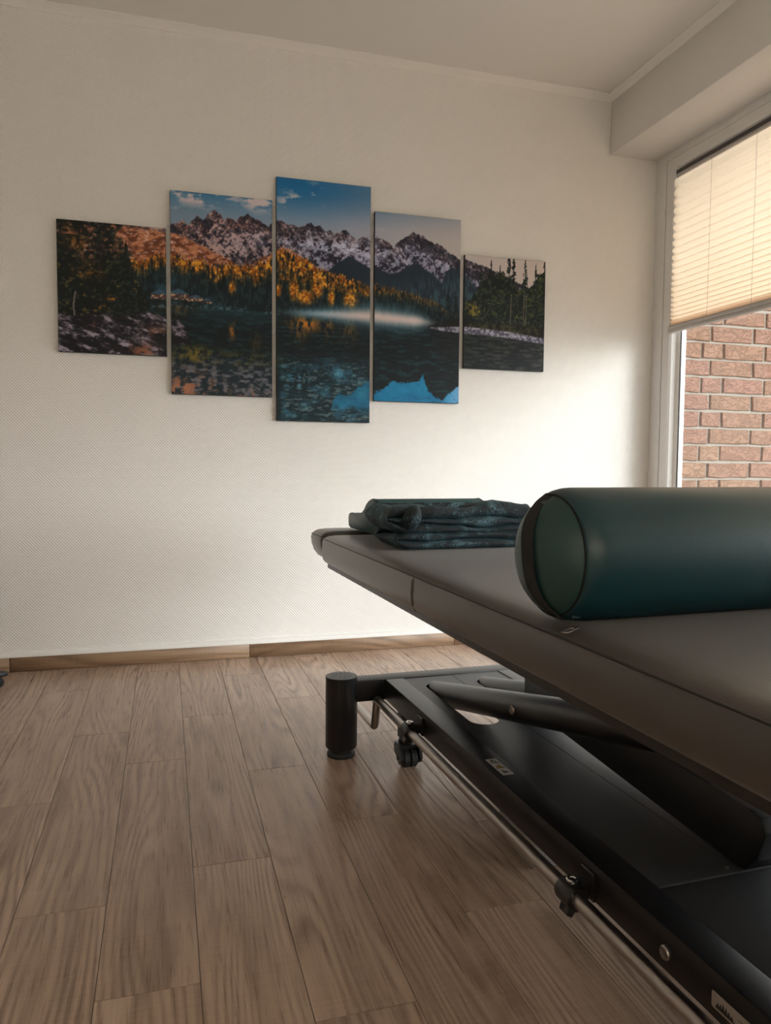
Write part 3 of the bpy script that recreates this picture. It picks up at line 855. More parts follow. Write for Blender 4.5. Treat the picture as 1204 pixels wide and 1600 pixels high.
    rk = pl([(0, 41.1), (5, 39.7), (12.3, 40.9), (27, 42.3), (37.1, 43.4), (42.1, 41.6), (47, 40.5), (50, 37.5), (52, 33), (52.5, 0)], c)
    rm = sst(-0.6, 0.6, rk - w + (n2 - 0.5) * 2.0) * (c < 53) * np.where(c > 43.9, sst(29, 33, w), 1.0)
    rg = 0.72 * fbm((c * .93 - w * 0.37) / 6.0, (w * .93 + c * 0.37) / 2.0, 107, 5, 0.62) + 0.28 * fbm(c / 1.3, w / 0.9, 109, 3, 0.7)
    rc = blend(srgb((16, 14, 18)), srgb((104, 90, 92)), sst(0.46, 0.66, rg))
    rc = blend(rc, srgb((150, 134, 142)), sst(0.60, 0.70, rg) * 0.7)
    rc = blend(rc, srgb((122, 74, 52)), np.clip(blob(c, w, 33, 27.5, 6, 3) + .6 * blob(c, w, 38, 36, 5, 2) + .5 * blob(c, w, 14, 37, 3, 2), 0, 1) * sst(0.4, 0.6, n2))
    rc = blend(rc, srgb((24, 20, 22)), sst(0.3, 0.9, blob(c, w, 40, 31, 7, 2.4)) * 0.8)
    img = lay(img, rm, rc)
    return np.clip(img, 0, 1)

ILL = np.array((0.60, 0.52, 0.44))
def to_lin(s):
    return np.where(s <= 0.04045, s / 12.92, ((s + 0.055) / 1.055) ** 2.4)

canv = [(-0.407, 0.012, 1.297, 1.820, 'canvas print of dark riverside trees and rocks, first of the row on the left'),
        (0.029, 0.450, 1.142, 1.978, 'canvas print of jagged sunlit peaks above an orange forest and stony lake shallows'),
        (0.468, 0.887, 1.041, 2.080, 'tallest canvas print in the middle with blue sky, snowy range and glowing autumn trees'),
        (0.906, 1.316, 1.140, 1.978, 'canvas print with a single broad peak, white mist and bright blue lake reflection'),
        (1.338, 1.751, 1.305, 1.825, 'canvas print of dark conifers over a pebble beach, nearest the window')]
STEP = 0.0026
for x0, x1, z0, z1, lab in canv:
    bm = bmesh.new()
    box(bm, -(x1 - x0) / 2, (x1 - x0) / 2, -0.020, -0.0005, 0, z1 - z0, 0.0015, 1)
    body = obj('canvas_print', bm, 'canvas_edge')
    body.location = ((x0 + x1) / 2, YW, z0)
    tag(body, lab, 'picture', 'five-part mountain lake picture')
    nx = int((x1 - x0) / STEP) + 1; nz = int((z1 - z0) / STEP) + 1
    gx, gz = np.meshgrid(np.linspace(x0 + 0.0012, x1 - 0.0012, nx), np.linspace(z0 + 0.0012, z1 - 0.0012, nz))
    colr = to_lin(paint((gx + 0.41) * 100, (gz - 1.04) * 100)) / ILL
    colr = np.clip(colr, 0, 0.9)
    co = np.stack([gx - (x0 + x1) / 2, np.full_like(gx, -0.0204), gz - z0], -1).reshape(-1, 3)
    idx = np.arange(nx * nz).reshape(nz, nx)
    q = np.stack([idx[:-1, :-1], idx[:-1, 1:], idx[1:, 1:], idx[1:, :-1]], -1).reshape(-1, 4)
    me = bpy.data.meshes.new('printed_face')
    me.vertices.add(len(co)); me.vertices.foreach_set('co', co.ravel())
    me.loops.add(q.size); me.loops.foreach_set('vertex_index', q.ravel().astype(np.int32))
    me.polygons.add(len(q)); me.polygons.foreach_set('loop_start', np.arange(0, q.size, 4, dtype=np.int32))
    me.update(calc_edges=True)
    ca = me.color_attributes.new('print', 'FLOAT_COLOR', 'POINT')
    ca.data.foreach_set('color', np.concatenate([colr.reshape(-1, 3), np.ones((len(co), 1))], 1).astype(np.float32).ravel())
    obj_me('printed_face', me, 'print', body)

# ------------------------------------------------------------------ treatment table (local frame: x across, y along, 0 = left padded edge)
TA = math.radians(1.6)
table = empty('treatment_table', (0.545, 0, 0), TA)
tag(table, 'black height-adjustable treatment table with padded top and steel base', 'treatment table')
T = table
TW = 0.676
ZT = 0.629
def pad_levels(z0, zs_, zt):
    return [(z0, 0.016), (z0 + 0.003, 0.007), (z0 + 0.012, 0.001), (z0 + 0.035, -0.002), (zs_ - 0.006, 0.0), (zs_, 0.0025), (zs_ + 0.005, 0.007), (zs_ + 0.010, 0.018), (zs_ + 0.0135, 0.036), (zt - 0.001, 0.07), (zt, 0.12)]
Y_PAD1 = 2.385
cush = obj('cushion', ringstack(bmesh.new(), 0, TW, 0.22, Y_PAD1, 0.022, pad_levels(0.538, 0.6135, ZT), 8), 'pad', T, True, 60)
def piping(parent, y0, y1, r, z, ins):
    pts = rrect(ins, TW - ins, y0 + ins, y1 - ins, r, 8)
    bm = bmesh.new()
    pts = [(a, b_, z) for a, b_ in pts]
    tube(bm, pts + [pts[0]], 0.0017, 6, False)
    return obj('piping', bm, 'pad_seam', parent, True, 80)
piping(cush, 0.22, Y_PAD1, 0.022, 0.6150, 0.0022)
# welted seam down the side of the padding
bm = bmesh.new()
tube(bm, [(0.004, 1.52, 0.6155), (-0.0015, 1.522, 0.605), (-0.003, 1.523, 0.58), (-0.001, 1.522, 0.555), (0.006, 1.517, 0.541)], 0.0011, 6)
tube(bm, [(0.004, 1.512, 0.6155), (-0.0013, 1.513, 0.605), (-0.0022, 1.514, 0.58), (-0.0004, 1.513, 0.555)], 0.0007, 6)
obj('side_seam', bm, 'pad', cush, True, 80)
hc_ = obj('head_cushion', ringstack(bmesh.new(), 0.004, TW - 0.004, 2.391, 2.590, 0.035,
      [(0.540, 0.030), (0.543, 0.022), (0.560, 0.010), (0.585, 0.002), (0.605, 0.0), (0.616, 0.003), (0.624, 0.010), (0.630, 0.022), (0.634, 0.045), (0.635, 0.09)], 8), 'pad', T, True, 60)
pts = [(a, b_, 0.6165) for a, b_ in rrect(0.007, TW - 0.007, 2.394, 2.587, 0.033, 8)]
obj('piping', tube(bmesh.new(), pts + [pts[0]], 0.0016, 6, False), 'pad_seam', hc_, True, 80)
# board and steel frame below the padding
bm = bmesh.new()
ringstack(bm, 0.014, TW - 0.014, 0.24, Y_PAD1 - 0.012, 0.02, [(0.524, 0.0), (0.539, 0.0)], 4)
obj('seat_board', bm, 'plastic_black', T)
boxo('seat_board', 'plastic_black', T, 0.045, TW - 0.045, 2.42, 2.555, 0.526, 0.541, 0.003)
for a in (0.09, TW - 0.13):
    boxo('top_rail', 'metal_black', T, a, a + 0.04, 0.30, 2.44, 0.484, 0.524, 0.003)
for a in (0.40, 0.95, 1.75, 2.20):
    boxo('top_crossbar', 'metal_black', T, 0.13, TW - 0.13, a, a + 0.04, 0.486, 0.522, 0.003)

# base frame
BZ0, BZ1 = 0.162, 0.223
XC = 0.338
for s in (-1, 1):
    xa, xb = (0.1294, 0.1852) if s < 0 else (2 * XC - 0.1852, 2 * XC - 0.1294)
    boxo('side_beam', 'metal_black', T, xa, xb, 0.50, 2.102, BZ0, BZ1, 0.003)
boxo('cross_beam', 'metal_black', T, 0.015, 2 * XC - 0.015, 2.102, 2.164, BZ0, BZ1, 0.003)
boxo('cross_beam', 'metal_black', T, 0.015, 2 * XC - 0.015, 0.44, 0.50, BZ0, BZ1, 0.003)

def slotted(name, x0, x1, y0, y1, z0, z1, slot):
    bm = bmesh.new()
    sx0, sx1, sy0, sy1 = slot
    outer = [(x0, y0), (x1, y0), (x1, y1), (x0, y1)]
    inner = rrect(sx0, sx1, sy0, sy1, (sx1 - sx0) / 2 * 0.98, 10)
    vo = [bm.verts.new((a, b_, z1)) for a, b_ in outer]
    vi = [bm.verts.new((a, b_, z1)) for a, b_ in inner]
    es = [bm.edges.new((L_[k], L_[(k + 1) % len(L_)])) for L_ in (vo, vi) for k in range(len(L_))]
    bmesh.ops.triangle_fill(bm, use_beauty=True, use_dissolve=False, edges=es)
    top = bm.faces[:]
    r = bmesh.ops.extrude_face_region(bm, geom=top)
    for v in [g_ for g_ in r['geom'] if isinstance(g_, bmesh.types.BMVert)]:
        v.co.z = z0
    bmesh.ops.recalc_face_normals(bm, faces=bm.faces[:])
    return obj(name, bm, 'metal_plate', T)
slotted('cover_plate', 0.1867, XC - 0.001, 0.94, 2.101, 0.2170, 0.2205, (0.2200, 0.2970, 1.668, 2.037))
slotted('cover_plate', XC + 0.001, 2 * XC - 0.1867, 0.94, 2.101, 0.2170, 0.2205, (2 * XC - 0.2970, 2 * XC - 0.2200, 1.668, 2.037))
boxo('end_plate', 'metal_plate', T, 0.190, 2 * XC - 0.190, 0.50, 0.960, 0.207, 0.2165, 0.001, 1)
for yb in (1.06, 0.62):
    boxo('inner_crossbar', 'metal_black', T, 0.185, 2 * XC - 0.185, yb, yb + 0.05, BZ0, 0.2065, 0.002, 1)

# posts
def post(x, y):
    bm = bmesh.new()
    lathe(bm, [(0.030, 0.0245), (0.0445, 0.0265), (0.0465, 0.031), (0.0465, 0.2345), (0.0450, 0.2365), (0.030, 0.2368)], 40, (x, y, 0))
    p_ = obj('post', bm, 'metal_black', T, True, 30)
    bm = bmesh.new()
    lathe(bm, [(0.040, 0.0), (0.0415, 0.002), (0.0415, 0.010), (0.039, 0.0135), (0.034, 0.016), (0.031, 0.020), (0.030, 0.026)], 32, (x, y, 0))
    obj('foot', bm, 'rubber', p_, True, 40)
    bm = bmesh.new()
    for r_, nn_ in ((0.010, 5), (0.019, 9), (0.028, 13)):
        for k in range(nn_):
            a = 2 * math.pi * k / nn_
            cx, cy = x + r_ * math.cos(a), y + r_ * math.sin(a)
            box(bm, cx - 0.0022, cx + 0.0022, cy - 0.0010, cy + 0.0010, 0.2366, 0.2373)
    obj('embossed_dots', bm, 'plastic_black', p_)
    return p_
for px, py in ((0.003, 2.130), (2 * XC - 0.003, 2.130), (0.003, 0.47), (2 * XC - 0.003, 0.47)):
    post(px, py)

# lifting tubes coming up through the slots
for x in (0.2585, 2 * XC - 0.2585):
    A, B = Vector((x, 2.040, 0.1906)), Vector((x, 0.723, 0.4885))
    t_ = obj('lift_tube', tube(bmesh.new(), [A, B], 0.0336, 36), 'metal_black', T, True, 40)
    dirv = (B - A).normalized()
    c_ = A + dirv * ((1.490 - A.y) / dirv.y)
    sgn = -1 if x < XC else 1
    up = Vector((0, dirv.z, -dirv.y)).normalized()
    bm = bmesh.new()
    lathe(bm, [(0.0110, -0.004), (0.0110, 0.001), (0.0095, 0.003), (0.0065, 0.0035), (0.0060, 0.0015), (0.0025, 0.0015), (0.0020, 0.003)], 24, (0, 0, 0), 'X')
    b_ = obj('bolt', bm, 'steel', t_, True, 30)
    b_.location = (c_.x + sgn * 0.0336, c_.y, c_.z)
    b_.rotation_euler = (0, 0, math.pi if sgn < 0 else 0)
obj('tube_axle', tube(bmesh.new(), [(0.19, 0.723, 0.4885), (2 * XC - 0.19, 0.723, 0.4885)], 0.018, 20), 'metal_black', T, True, 40)
obj('tube_axle', tube(bmesh.new(), [(0.186, 2.01, 0.192), (2 * XC - 0.186, 2.01, 0.192)], 0.014, 20), 'metal_black', T, True, 40)

# black drive arm lying over the middle of the base
poly = [(1.66, 0.268), (1.52, 0.258), (0.965, 0.2215), (0.940, 0.2215), (0.914, 0.250), (0.898, 0.297), (0.910, 0.317), (0.935, 0.323), (1.27, 0.337), (1.66, 0.345)]
bm = prism(bmesh.new(), poly, 'X', 0.345, 0.412)
bmesh.ops.bevel(bm, geom=bm.edges[:], offset=0.003, segments=2, profile=0.6, affect='EDGES')
obj('drive_arm', bm, 'metal_black', T, True, 40)
obj('drive_column', tube(bmesh.new(), [(0.378, 1.60, 0.30), (0.378, 1.02, 0.49)], 0.022, 24), 'metal_black', T, True, 40)

# foot-control rail all the way round each side
def rail_pts(s):
    x = 0.0964 if s < 0 else 2 * XC - 0.0964
    xi = x
    return bend([(xi, 0.42, 0.1735), (xi, 2.078, 0.1735), (xi - 0.002, 2.094, 0.0880), (xi, 2.40, 0.0880)], 0.013, 6)
rl = {}
for s in (-1, 1):
    rl[s] = obj('foot_rail', tube(bmesh.new(), rail_pts(s), 0.0118, 20), 'steel', T, True, 50)
obj('foot_rail', tube(bmesh.new(), [(0.0964, 2.39, 0.088), (2 * XC - 0.0964, 2.39, 0.088)], 0.0118, 20), 'steel', T, True, 50)

def rail_bracket(y, s):
    xr = 0.0964 if s < 0 else 2 * XC - 0.0964
    xb = 0.1294 if s < 0 else 2 * XC - 0.1294
    zr = 0.1735
    d = 1 if s < 0 else -1
    bm = bmesh.new()
    lathe(bm, [(0.0124, -0.021), (0.0185, -0.021), (0.0195, -0.018), (0.0195, 0.018), (0.0185, 0.021), (0.0124, 0.021)], 28, (xr, y, zr), 'Y')
    prism(bm, [(y - 0.015, zr + 0.010), (y + 0.015, zr + 0.010), (y + 0.013, zr + 0.0225), (y - 0.013, zr + 0.0225)], 'X', xr - 0.008, xr + 0.008)
    lo, hi = sorted((xr + d * 0.012, xb + d * 0.001))
    box(bm, lo, hi, y - 0.013, y + 0.013, zr - 0.004, zr + 0.020, 0.002, 1)
    lo, hi = sorted((xb - d * 0.006, xb + d * 0.001))
    box(bm, lo, hi, y - 0.020, y + 0.020, zr - 0.010, zr + 0.036, 0.002, 1)
    hook = [(xr - d * 0.015, zr - 0.008), (xr - d * 0.019, zr - 0.022), (xr - d * 0.010, zr - 0.027), (xr - d * 0.002, zr - 0.016)]
    prism(bm, hook, 'Y', y - 0.019, y + 0.004)
    b_ = obj('rail_bracket', bm, 'plastic_black', T, True, 35)
    bm = bmesh.new()
    lathe(bm, [(0.0105, zr + 0.0220), (0.0105, zr + 0.0243), (0.0090, zr + 0.0256), (0.0050, zr + 0.0258), (0.0046, zr + 0.0245), (0.001, zr + 0.0245)], 20, (xr + d * 0.002, y, 0))
    obj('screw', bm, 'chrome', b_, True, 30)
for y in (1.802, 1.033, 0.57):
    rail_bracket(y, -1); rail_bracket(y, 1)

# casters under the side beams
def caster(x, y):
    d = 1 if x < XC else -1
    mnt = boxo('caster_mount', 'metal_black', T, x - 0.024, x + 0.024, y - 0.024, y + 0.024, 0.080, BZ0 + 0.001, 0.003)
    bm = bmesh.new()
    lathe(bm, [(0.024, 0.066), (0.027, 0.068), (0.027, 0.078), (0.022, 0.081)], 24, (x, y, 0))
    hood = [(y - 0.032, 0.046), (y - 0.035, 0.032), (y - 0.028, 0.018), (y - 0.014, 0.011), (y + 0.004, 0.026), (y + 0.026, 0.036), (y + 0.030, 0.054), (y + 0.020, 0.069), (y - 0.018, 0.069)]
    prism(bm, hood, 'X', x - 0.032, x - 0.024)
    prism(bm, hood, 'X', x + 0.024, x + 0.032)
    box(bm, x - 0.026, x + 0.026, y - 0.014, y + 0.024, 0.052, 0.068, 0.003)
    c_ = obj('caster', bm, 'plastic_black', T, True, 30)
    bm = bmesh.new()
    lathe(bm, [(0.006, -0.023), (0.022, -0.023), (0.027, -0.018), (0.027, -0.003), (0.020, -0.002), (0.020, 0.002), (0.027, 0.003), (0.027, 0.018), (0.022, 0.023), (0.006, 0.023)], 32, (x, y - 0.006, 0.027), 'X')
    obj('wheel', bm, 'rubber', c_, True, 40)
    bm = bmesh.new()
    lathe(bm, [(0.005, -0.034), (0.006, -0.033), (0.006, 0.033), (0.005, 0.034)], 16, (x, y - 0.006, 0.027), 'X')
    obj('axle', bm, 'rubber', c_, True, 40)
for x, y in ((0.1640, 2.000), (2 * XC - 0.1640, 2.000), (0.1640, 0.62), (2 * XC - 0.1640, 0.62)):
    caster(x, y)

# bolts on the outer face of the side beam
for y in (0.845,):
    bm = bmesh.new()
    lathe(bm, [(0.0100, 0.0), (0.0100, -0.004), (0.0085, -0.006), (0.0055, -0.0065), (0.0050, -0.004), (0.001, -0.004)], 24, (0.1294, y, 0.190), 'X')
    obj('bolt', bm, 'steel', T, True, 30)
    lathe_w = bmesh.new()
    lathe(lathe_w, [(0.0125, 0.0005), (0.0125, -0.001), (0.008, -0.0012)], 24, (0.1294, y, 0.190), 'X')
    obj('washer', lathe_w, 'rubber', T, True, 30)
bm = bmesh.new()
lathe(bm, [(0.0035, 0.2200), (0.0035, 0.2220), (0.002, 0.2228)], 16, (0.328, 0.955, 0))
obj('plate_screw', bm, 'steel', T, True, 30)

# warning sticker on the beam
zt_ = BZ1 + 0.0004
st_ = obj('warning_sticker', prism(bmesh.new(), rrect(0.1467, 0.1722, 1.3745, 1.4605, 0.002, 3), 'Z', BZ1 - 0.0002, zt_), 'sticker', T)
tag(st_, 'small white warning sticker with yellow triangle')
def flat(name, polys, mat, parent, z0, z1):
    bm = bmesh.new()
    for p_ in polys:
        prism(bm, p_, 'Z', z0, z1)
    return obj(name, bm, mat, parent)
tri = lambda cx, cy, r_: [(cx + r_ * math.cos(math.radians(a)) * 0.95, cy + r_ * math.sin(math.radians(a))) for a in (90, 210, 330)]
flat('warning_triangle', [tri(0.1595, 1.4155, 0.0125)], 'ink', st_, zt_, zt_ + 0.0002)
flat('triangle_fill', [tri(0.1595, 1.4155, 0.0098)], 'yellow', st_, zt_ + 0.0002, zt_ + 0.0004)
flat('exclamation_mark', [[(0.1586, 1.4135), (0.1604, 1.4135), (0.1608, 1.4215), (0.1582, 1.4215)], rrect(0.1585, 0.1605, 1.4105, 1.4125, 0.0008, 3)], 'ink', st_, zt_ + 0.0004, zt_ + 0.0005)
flat('pictogram', [[(0.1542, 1.4485), (0.1592, 1.4465), (0.1612, 1.4525), (0.1562, 1.4555)], [(0.1502, 1.4415), (0.1682, 1.4345), (0.1692, 1.4375), (0.1522, 1.4445)], [(0.1602, 1.4425), (0.1662, 1.4465), (0.1652, 1.4485), (0.1592, 1.4445)]], 'ink', st_, zt_, zt_ + 0.0002)
flat('pictogram', [rrect(0.1542, 0.1622, 1.3845, 1.3935, 0.003, 4), [(0.1612, 1.3885), (0.1682, 1.3855), (0.1687, 1.3875), (0.1622, 1.3925)], [(0.1562, 1.3935), (0.1602, 1.4005), (0.1582, 1.4015), (0.1542, 1.3955)]], 'ink', st_, zt_, zt_ + 0.0002)

# maker's badge on the side of the beam: spiky silhouette and two faint lines
def flat_side(name, polys, mat, parent, x0, x1):
    bm = bmesh.new()
    for p_ in polys:
        prism(bm, p_, 'X', x0, x1)
    return obj(name, bm, mat, parent)
bg_ = flat_side('badge', [rrect(0.6435, 0.7585, 0.1760, 0.1975, 0.003, 4)], 'badge', T, 0.1286, 0.1296)
tag(bg_, 'small beige metal badge with a black spiky skyline mark')
sp_ = []
heights = (0.006, 0.0075, 0.0105, 0.0095, 0.0075, 0.0055)
yy = 0.7500
for i, h_ in enumerate(heights):
    a = yy - i * 0.0048
    sp_.append([(a + 0.0008, 0.1805), (a - 0.0020, 0.1805 + h_), (a - 0.0050, 0.1805)])
sp_.append([(0.7510, 0.1795), (0.7510, 0.1809), (0.7210, 0.1809), (0.7190, 0.1795)])
flat_side('badge_mark', sp_, 'ink', bg_, 0.1282, 0.1287)
flat_side('badge_print', [[(0.7135, 0.1885), (0.7135, 0.1897), (0.7015, 0.1897), (0.7015, 0.1885)], [(0.7135, 0.1830), (0.7135, 0.1843), (0.6995, 0.1843), (0.6995, 0.1830)], rrect(0.6835, 0.6955, 0.1830, 0.1900, 0.002, 3)], 'badge_line', bg_, 0.1282, 0.1287)

# ------------------------------------------------------------------ bolster roll lying across the table
BR = 0.0975
bol = empty('bolster', (0.530, 0.978, ZT + 0.0004), math.radians(2.4))
tag(bol, 'dark green leatherette bolster roll lying across the black table', 'bolster')
def roll(bm, prof, n=72):
    """prof (x, r); circular rings with a slightly flattened underside"""
    rings = []
    for x, r_ in prof:
        ring = []
        for k in range(n):
            a = 2 * math.pi * k / n
            y, z = r_ * math.cos(a), r_ * math.sin(a)
            z = max(z, -0.0935 + 0.006 * abs(y) / BR)
            ring.append(bm.verts.new((x, y, z + 0.0935)))
        rings.append(ring)
    for a, b_ in zip(rings, rings[1:]):
        for k in range(n):
            bm.faces.new((a[k], a[(k + 1) % n], b_[(k + 1) % n], b_[k]))
    bm.faces.new(rings[0][::-1]); bm.faces.new(rings[-1])
    bmesh.ops.recalc_face_normals(bm, faces=bm.faces[:])
    return bm
BL = 0.56
cap = [(-0.036, 0.004), (-0.0355, 0.018), (-0.033, 0.036), (-0.028, 0.052), (-0.020, 0.066), (-0.010, 0.077), (0.002, 0.0845), (0.004, 0.086)]
body_prof = [(0.004, 0.0855), (0.0045, 0.0875), (0.008, 0.0905), (0.014, 0.0940), (0.024, 0.0965), (0.036, BR)]
full = body_prof + [(0.036 + (BL - 0.072) * k / 20, BR) for k in range(1, 20)] + [(BL - x, r_) for x, r_ in body_prof[::-1]]
obj('cover', roll(bmesh.new(), full), 'green', bol, True, 70)
obj('end_cap', roll(bmesh.new(), cap), 'green_cap', bol, True, 60)
obj('end_cap', roll(bmesh.new(), [(BL - x, r_) for x, r_ in cap]), 'green_cap', bol, True, 60)
for xe in (0.0035, BL - 0.0035):
    bm = bmesh.new()
    n = 64
    pp = []
    for k in range(n + 1):
        a = 2 * math.pi * k / n
        pp.append((xe, 0.0872 * math.cos(a), max(0.0872 * math.sin(a), -0.0925) + 0.0935))
    tube(bm, pp, 0.0014, 6, False)
    obj('piping', bm, 'strap', bol, True, 80)
# webbing handle stretched over the end cap
bm = bmesh.new()
sec = []
for k in range(25):
    t = -1 + 2 * k / 24
    zc_ = t * 0.0885 + 0.0935
    zc_ = max(zc_, 0.004)
    r_ = abs(t) * 0.088
    xo = -0.0395 + 0.046 * (abs(t) ** 3.0)
    yo = 0.012 - 0.030 * (1 - t) / 2 - 0.004 * (1 - t * t)
    hw = 0.0145 * (1 - 0.25 * (abs(t) ** 4))
    a_ = bm.verts.new((xo, yo - hw, zc_)); b_ = bm.verts.new((xo - 0.001, yo + hw, zc_))
    c_ = bm.verts.new((xo + 0.0025, yo + hw, zc_)); d_ = bm.verts.new((xo + 0.0025, yo - hw, zc_))
    sec.append((a_, b_, c_, d_))
for A, B in zip(sec, sec[1:]):
    for k in range(4):
        bm.faces.new((A[k], A[(k + 1) % 4], B[(k + 1) % 4], B[k]))
bm.faces.new(sec[0]); bm.faces.new(sec[-1][::-1])
bmesh.ops.recalc_face_normals(bm, faces=bm.faces[:])
obj('strap', bm, 'strap', bol, True, 60)
# lengthwise seam near the table
bm = bmesh.new()
tube(bm, [(0.012, -0.047, 0.0115), (BL - 0.012, -0.047, 0.0115)], 0.0022, 8)
obj('long_seam', bm, 'green', bol, True, 80)
# zip pull
bm = bmesh.new()
zp = rrect(-0.0058, 0.0058, -0.022, 0.022, 0.005, 5)
zi = rrect(-0.0036, 0.0036, -0.017, 0.012, 0.0034, 5)
V = [[bm.verts.new((a, b_, zz_)) for a, b_ in ring] for zz_ in (0.0, 0.0016) for ring in (zp, zi)]
n = len(zp)
for k in range(n):
    j = (k + 1) % n
    bm.faces.new((V[2][k], V[2][j], V[3][j], V[3][k]))
    bm.faces.new((V[0][j], V[0][k], V[1][k], V[1][j]))
    bm.faces.new((V[0][k], V[0][j], V[2][j], V[2][k]))
    bm.faces.new((V[1][j], V[1][k], V[3][k], V[3][j]))
bmesh.ops.recalc_face_normals(bm, faces=bm.faces[:])
zpo = obj('zip_pull', bm, 'steel', bol)
zpo.location = (-0.012, -0.078, 0.0010)
zpo.rotation_euler = (0.0, math.radians(-4), math.radians(-54))

# ------------------------------------------------------------------ contour neck pillow at the head end
pil = empty('neck_pillow', (0.600, 2.140, ZT + 0.006), TA)
tag(pil, 'green contoured neck pillow with a raised edge behind the plush blanket', 'pillow')
top_prof = [(0.000, 0.052), (0.010, 0.090), (0.030, 0.108), (0.060, 0.114), (0.095, 0.111), (0.125, 0.098), (0.150, 0.080), (0.180, 0.066), (0.215, 0.058), (0.260, 0.056), (0.310, 0.057), (0.342, 0.053), (0.352, 0.042), (0.352, 0.024), (0.346, 0.010)]
bot = [(0.330, 0.007), (0.02, 0.007), (0.004, 0.016)]
poly = top_prof + bot
bm = bmesh.new()
PWID = 0.355
lv = []
cyy, czz = 0.17, 0.05
for x, sc in ((0, 0.93), (0.003, 0.975), (0.008, 0.995), (0.016, 1.0), (PWID - 0.016, 1.0), (PWID - 0.008, 0.995), (PWID - 0.003, 0.975), (PWID, 0.93)):
    lv.append([bm.verts.new((x, cyy + (a - cyy) * sc, max(0.0065, czz + (b_ - czz) * sc))) for a, b_ in poly])
for A, B in zip(lv, lv[1:]):
    for k in range(len(poly)):
        bm.faces.new((A[k], A[(k + 1) % len(poly)], B[(k + 1) % len(poly)], B[k]))
bm.faces.new(lv[0][::-1]); bm.faces.new(lv[-1])
bmesh.ops.recalc_face_normals(bm, faces=bm.faces[:])
obj('pillow_cover', bm, 'greygreen', pil, True, 50)
for x in (0.006, PWID - 0.006):
    bm = bmesh.new()
    pp = [(x, cyy + (a - cyy) * 1.0, max(0.007, czz + (b_ - czz) * 1.0)) for a, b_ in poly]
    tube(bm, pp + [pp[0]], 0.0013, 6, False)
    obj('piping', bm, 'ink', pil, True, 80)

# ------------------------------------------------------------------ folded plush blanket
blk = empty('plush_blanket', (0.562, 1.86, ZT), math.radians(1.0))
tag(blk, 'folded dark teal plush blanket lying on the black table', 'blanket')
def nz1(x, y, seed):
    return float(fbm(np.array([x]), np.array([y]), seed, 3)[0]) - 0.5
def soft_fold(name, x0, x1, y0, y1, z0, z1, lobes, seed, left_round=0.03, wob=0.008):
    """a folded bundle: cross-section in y-z with rounded front lobes, swept along x"""
    nxs, npf = 56, 18
    bm = bmesh.new()
    rings = []
    H = z1 - z0
    for i in range(nxs + 1):
        t = i / nxs
        tt = 0.5 - 0.5 * math.cos(math.pi * t)
        x = x0 + (x1 - x0) * tt
        dl, dr = x - x0, x1 - x
        e = min(1.0, math.sqrt(max(0.0, 1 - (1 - min(1, dl / left_round)) ** 2))) * min(1.0, math.sqrt(max(0.0, 1 - (1 - min(1, dr / 0.03)) ** 2)))
        e = max(e, 0.02)
        ring = []
        zc_ = z0 + H * 0.5
        wobz = nz1(x * 9, 3.1, seed) * wob * 1.6
        # front lobes from bottom to top
        zl = z0
        for li, lf in enumerate(lobes):
            hh_ = lf * H
            wz = nz1(x * 11, li * 5.0, seed + 5) * wob if 0 < li else 0
            wz2 = nz1(x * 11, (li + 1) * 5.0, seed + 5) * wob if li < len(lobes) - 1 else wobz
            for k in range(npf):
                a = k / npf
                bulge = math.sin(math.pi * a) ** 0.55 if 0 < a < 1 else 0.0
                dep = (0.026 + nz1(x * 7, li * 3.3 + 1, seed + 9) * 0.020)
                z_ = zl + wz + (hh_ + wz2 - wz) * a
                y_ = y0 + dep * (1 - bulge) + nz1(x * 18, z_ * 30, seed + 13) * 0.007 + (0.012 * li / max(1, len(lobes)))
                ring.append([y_, z_])
            zl += hh_
        # top, back
        for k in range(17):
            a = k / 16
            y_ = y0 + 0.030 + (y1 - y0 - 0.055) * a
            z_ = z1 + wobz * (1 - a) + nz1(x * 10, y_ * 10, seed + 21) * wob * 2.0 - (0.020 * a)
            ring.append([y_, z_])
        for k in range(10):
            a = math.pi / 2 * (1 - 2 * k / 9)
            ring.append([y1 - 0.025 + 0.025 * math.cos(a), z0 + H * 0.5 + (H * 0.5 - 0.008) * math.sin(a)])
        for k in range(1, 6):
            a = k / 6
            ring.append([y1 - 0.025 - (y1 - y0 - 0.06) * a, z0])
        cy = (y0 + y1) / 2
        for q in ring:
            q[1] = zc_ + (q[1] - zc_) * e
            q[0] = cy + (q[0] - cy) * (0.88 + 0.12 * e)
        rings.append([bm.verts.new((x, q[0], max(q[1], z0))) for q in ring])
    for A, B in zip(rings, rings[1:]):
        n_ = len(A)
        for k in range(n_):
            bm.faces.new((A[k], A[(k + 1) % n_], B[(k + 1) % n_], B[k]))
    bm.faces.new(rings[0][::-1]); bm.faces.new(rings[-1])
    bmesh.ops.recalc_face_normals(bm, faces=bm.faces[:])
    return obj(name, bm, 'plush', blk, True, 75)
soft_fold('lower_fold', 0.015, 0.400, -0.005, 0.245, 0.002, 0.046, (0.52, 0.48), 201, 0.03, 0.010)
soft_fold('upper_fold', -0.012, 0.415, 0.0, 0.250, 0.044, 0.122, (0.22, 0.30, 0.48), 211, 0.045, 0.024)
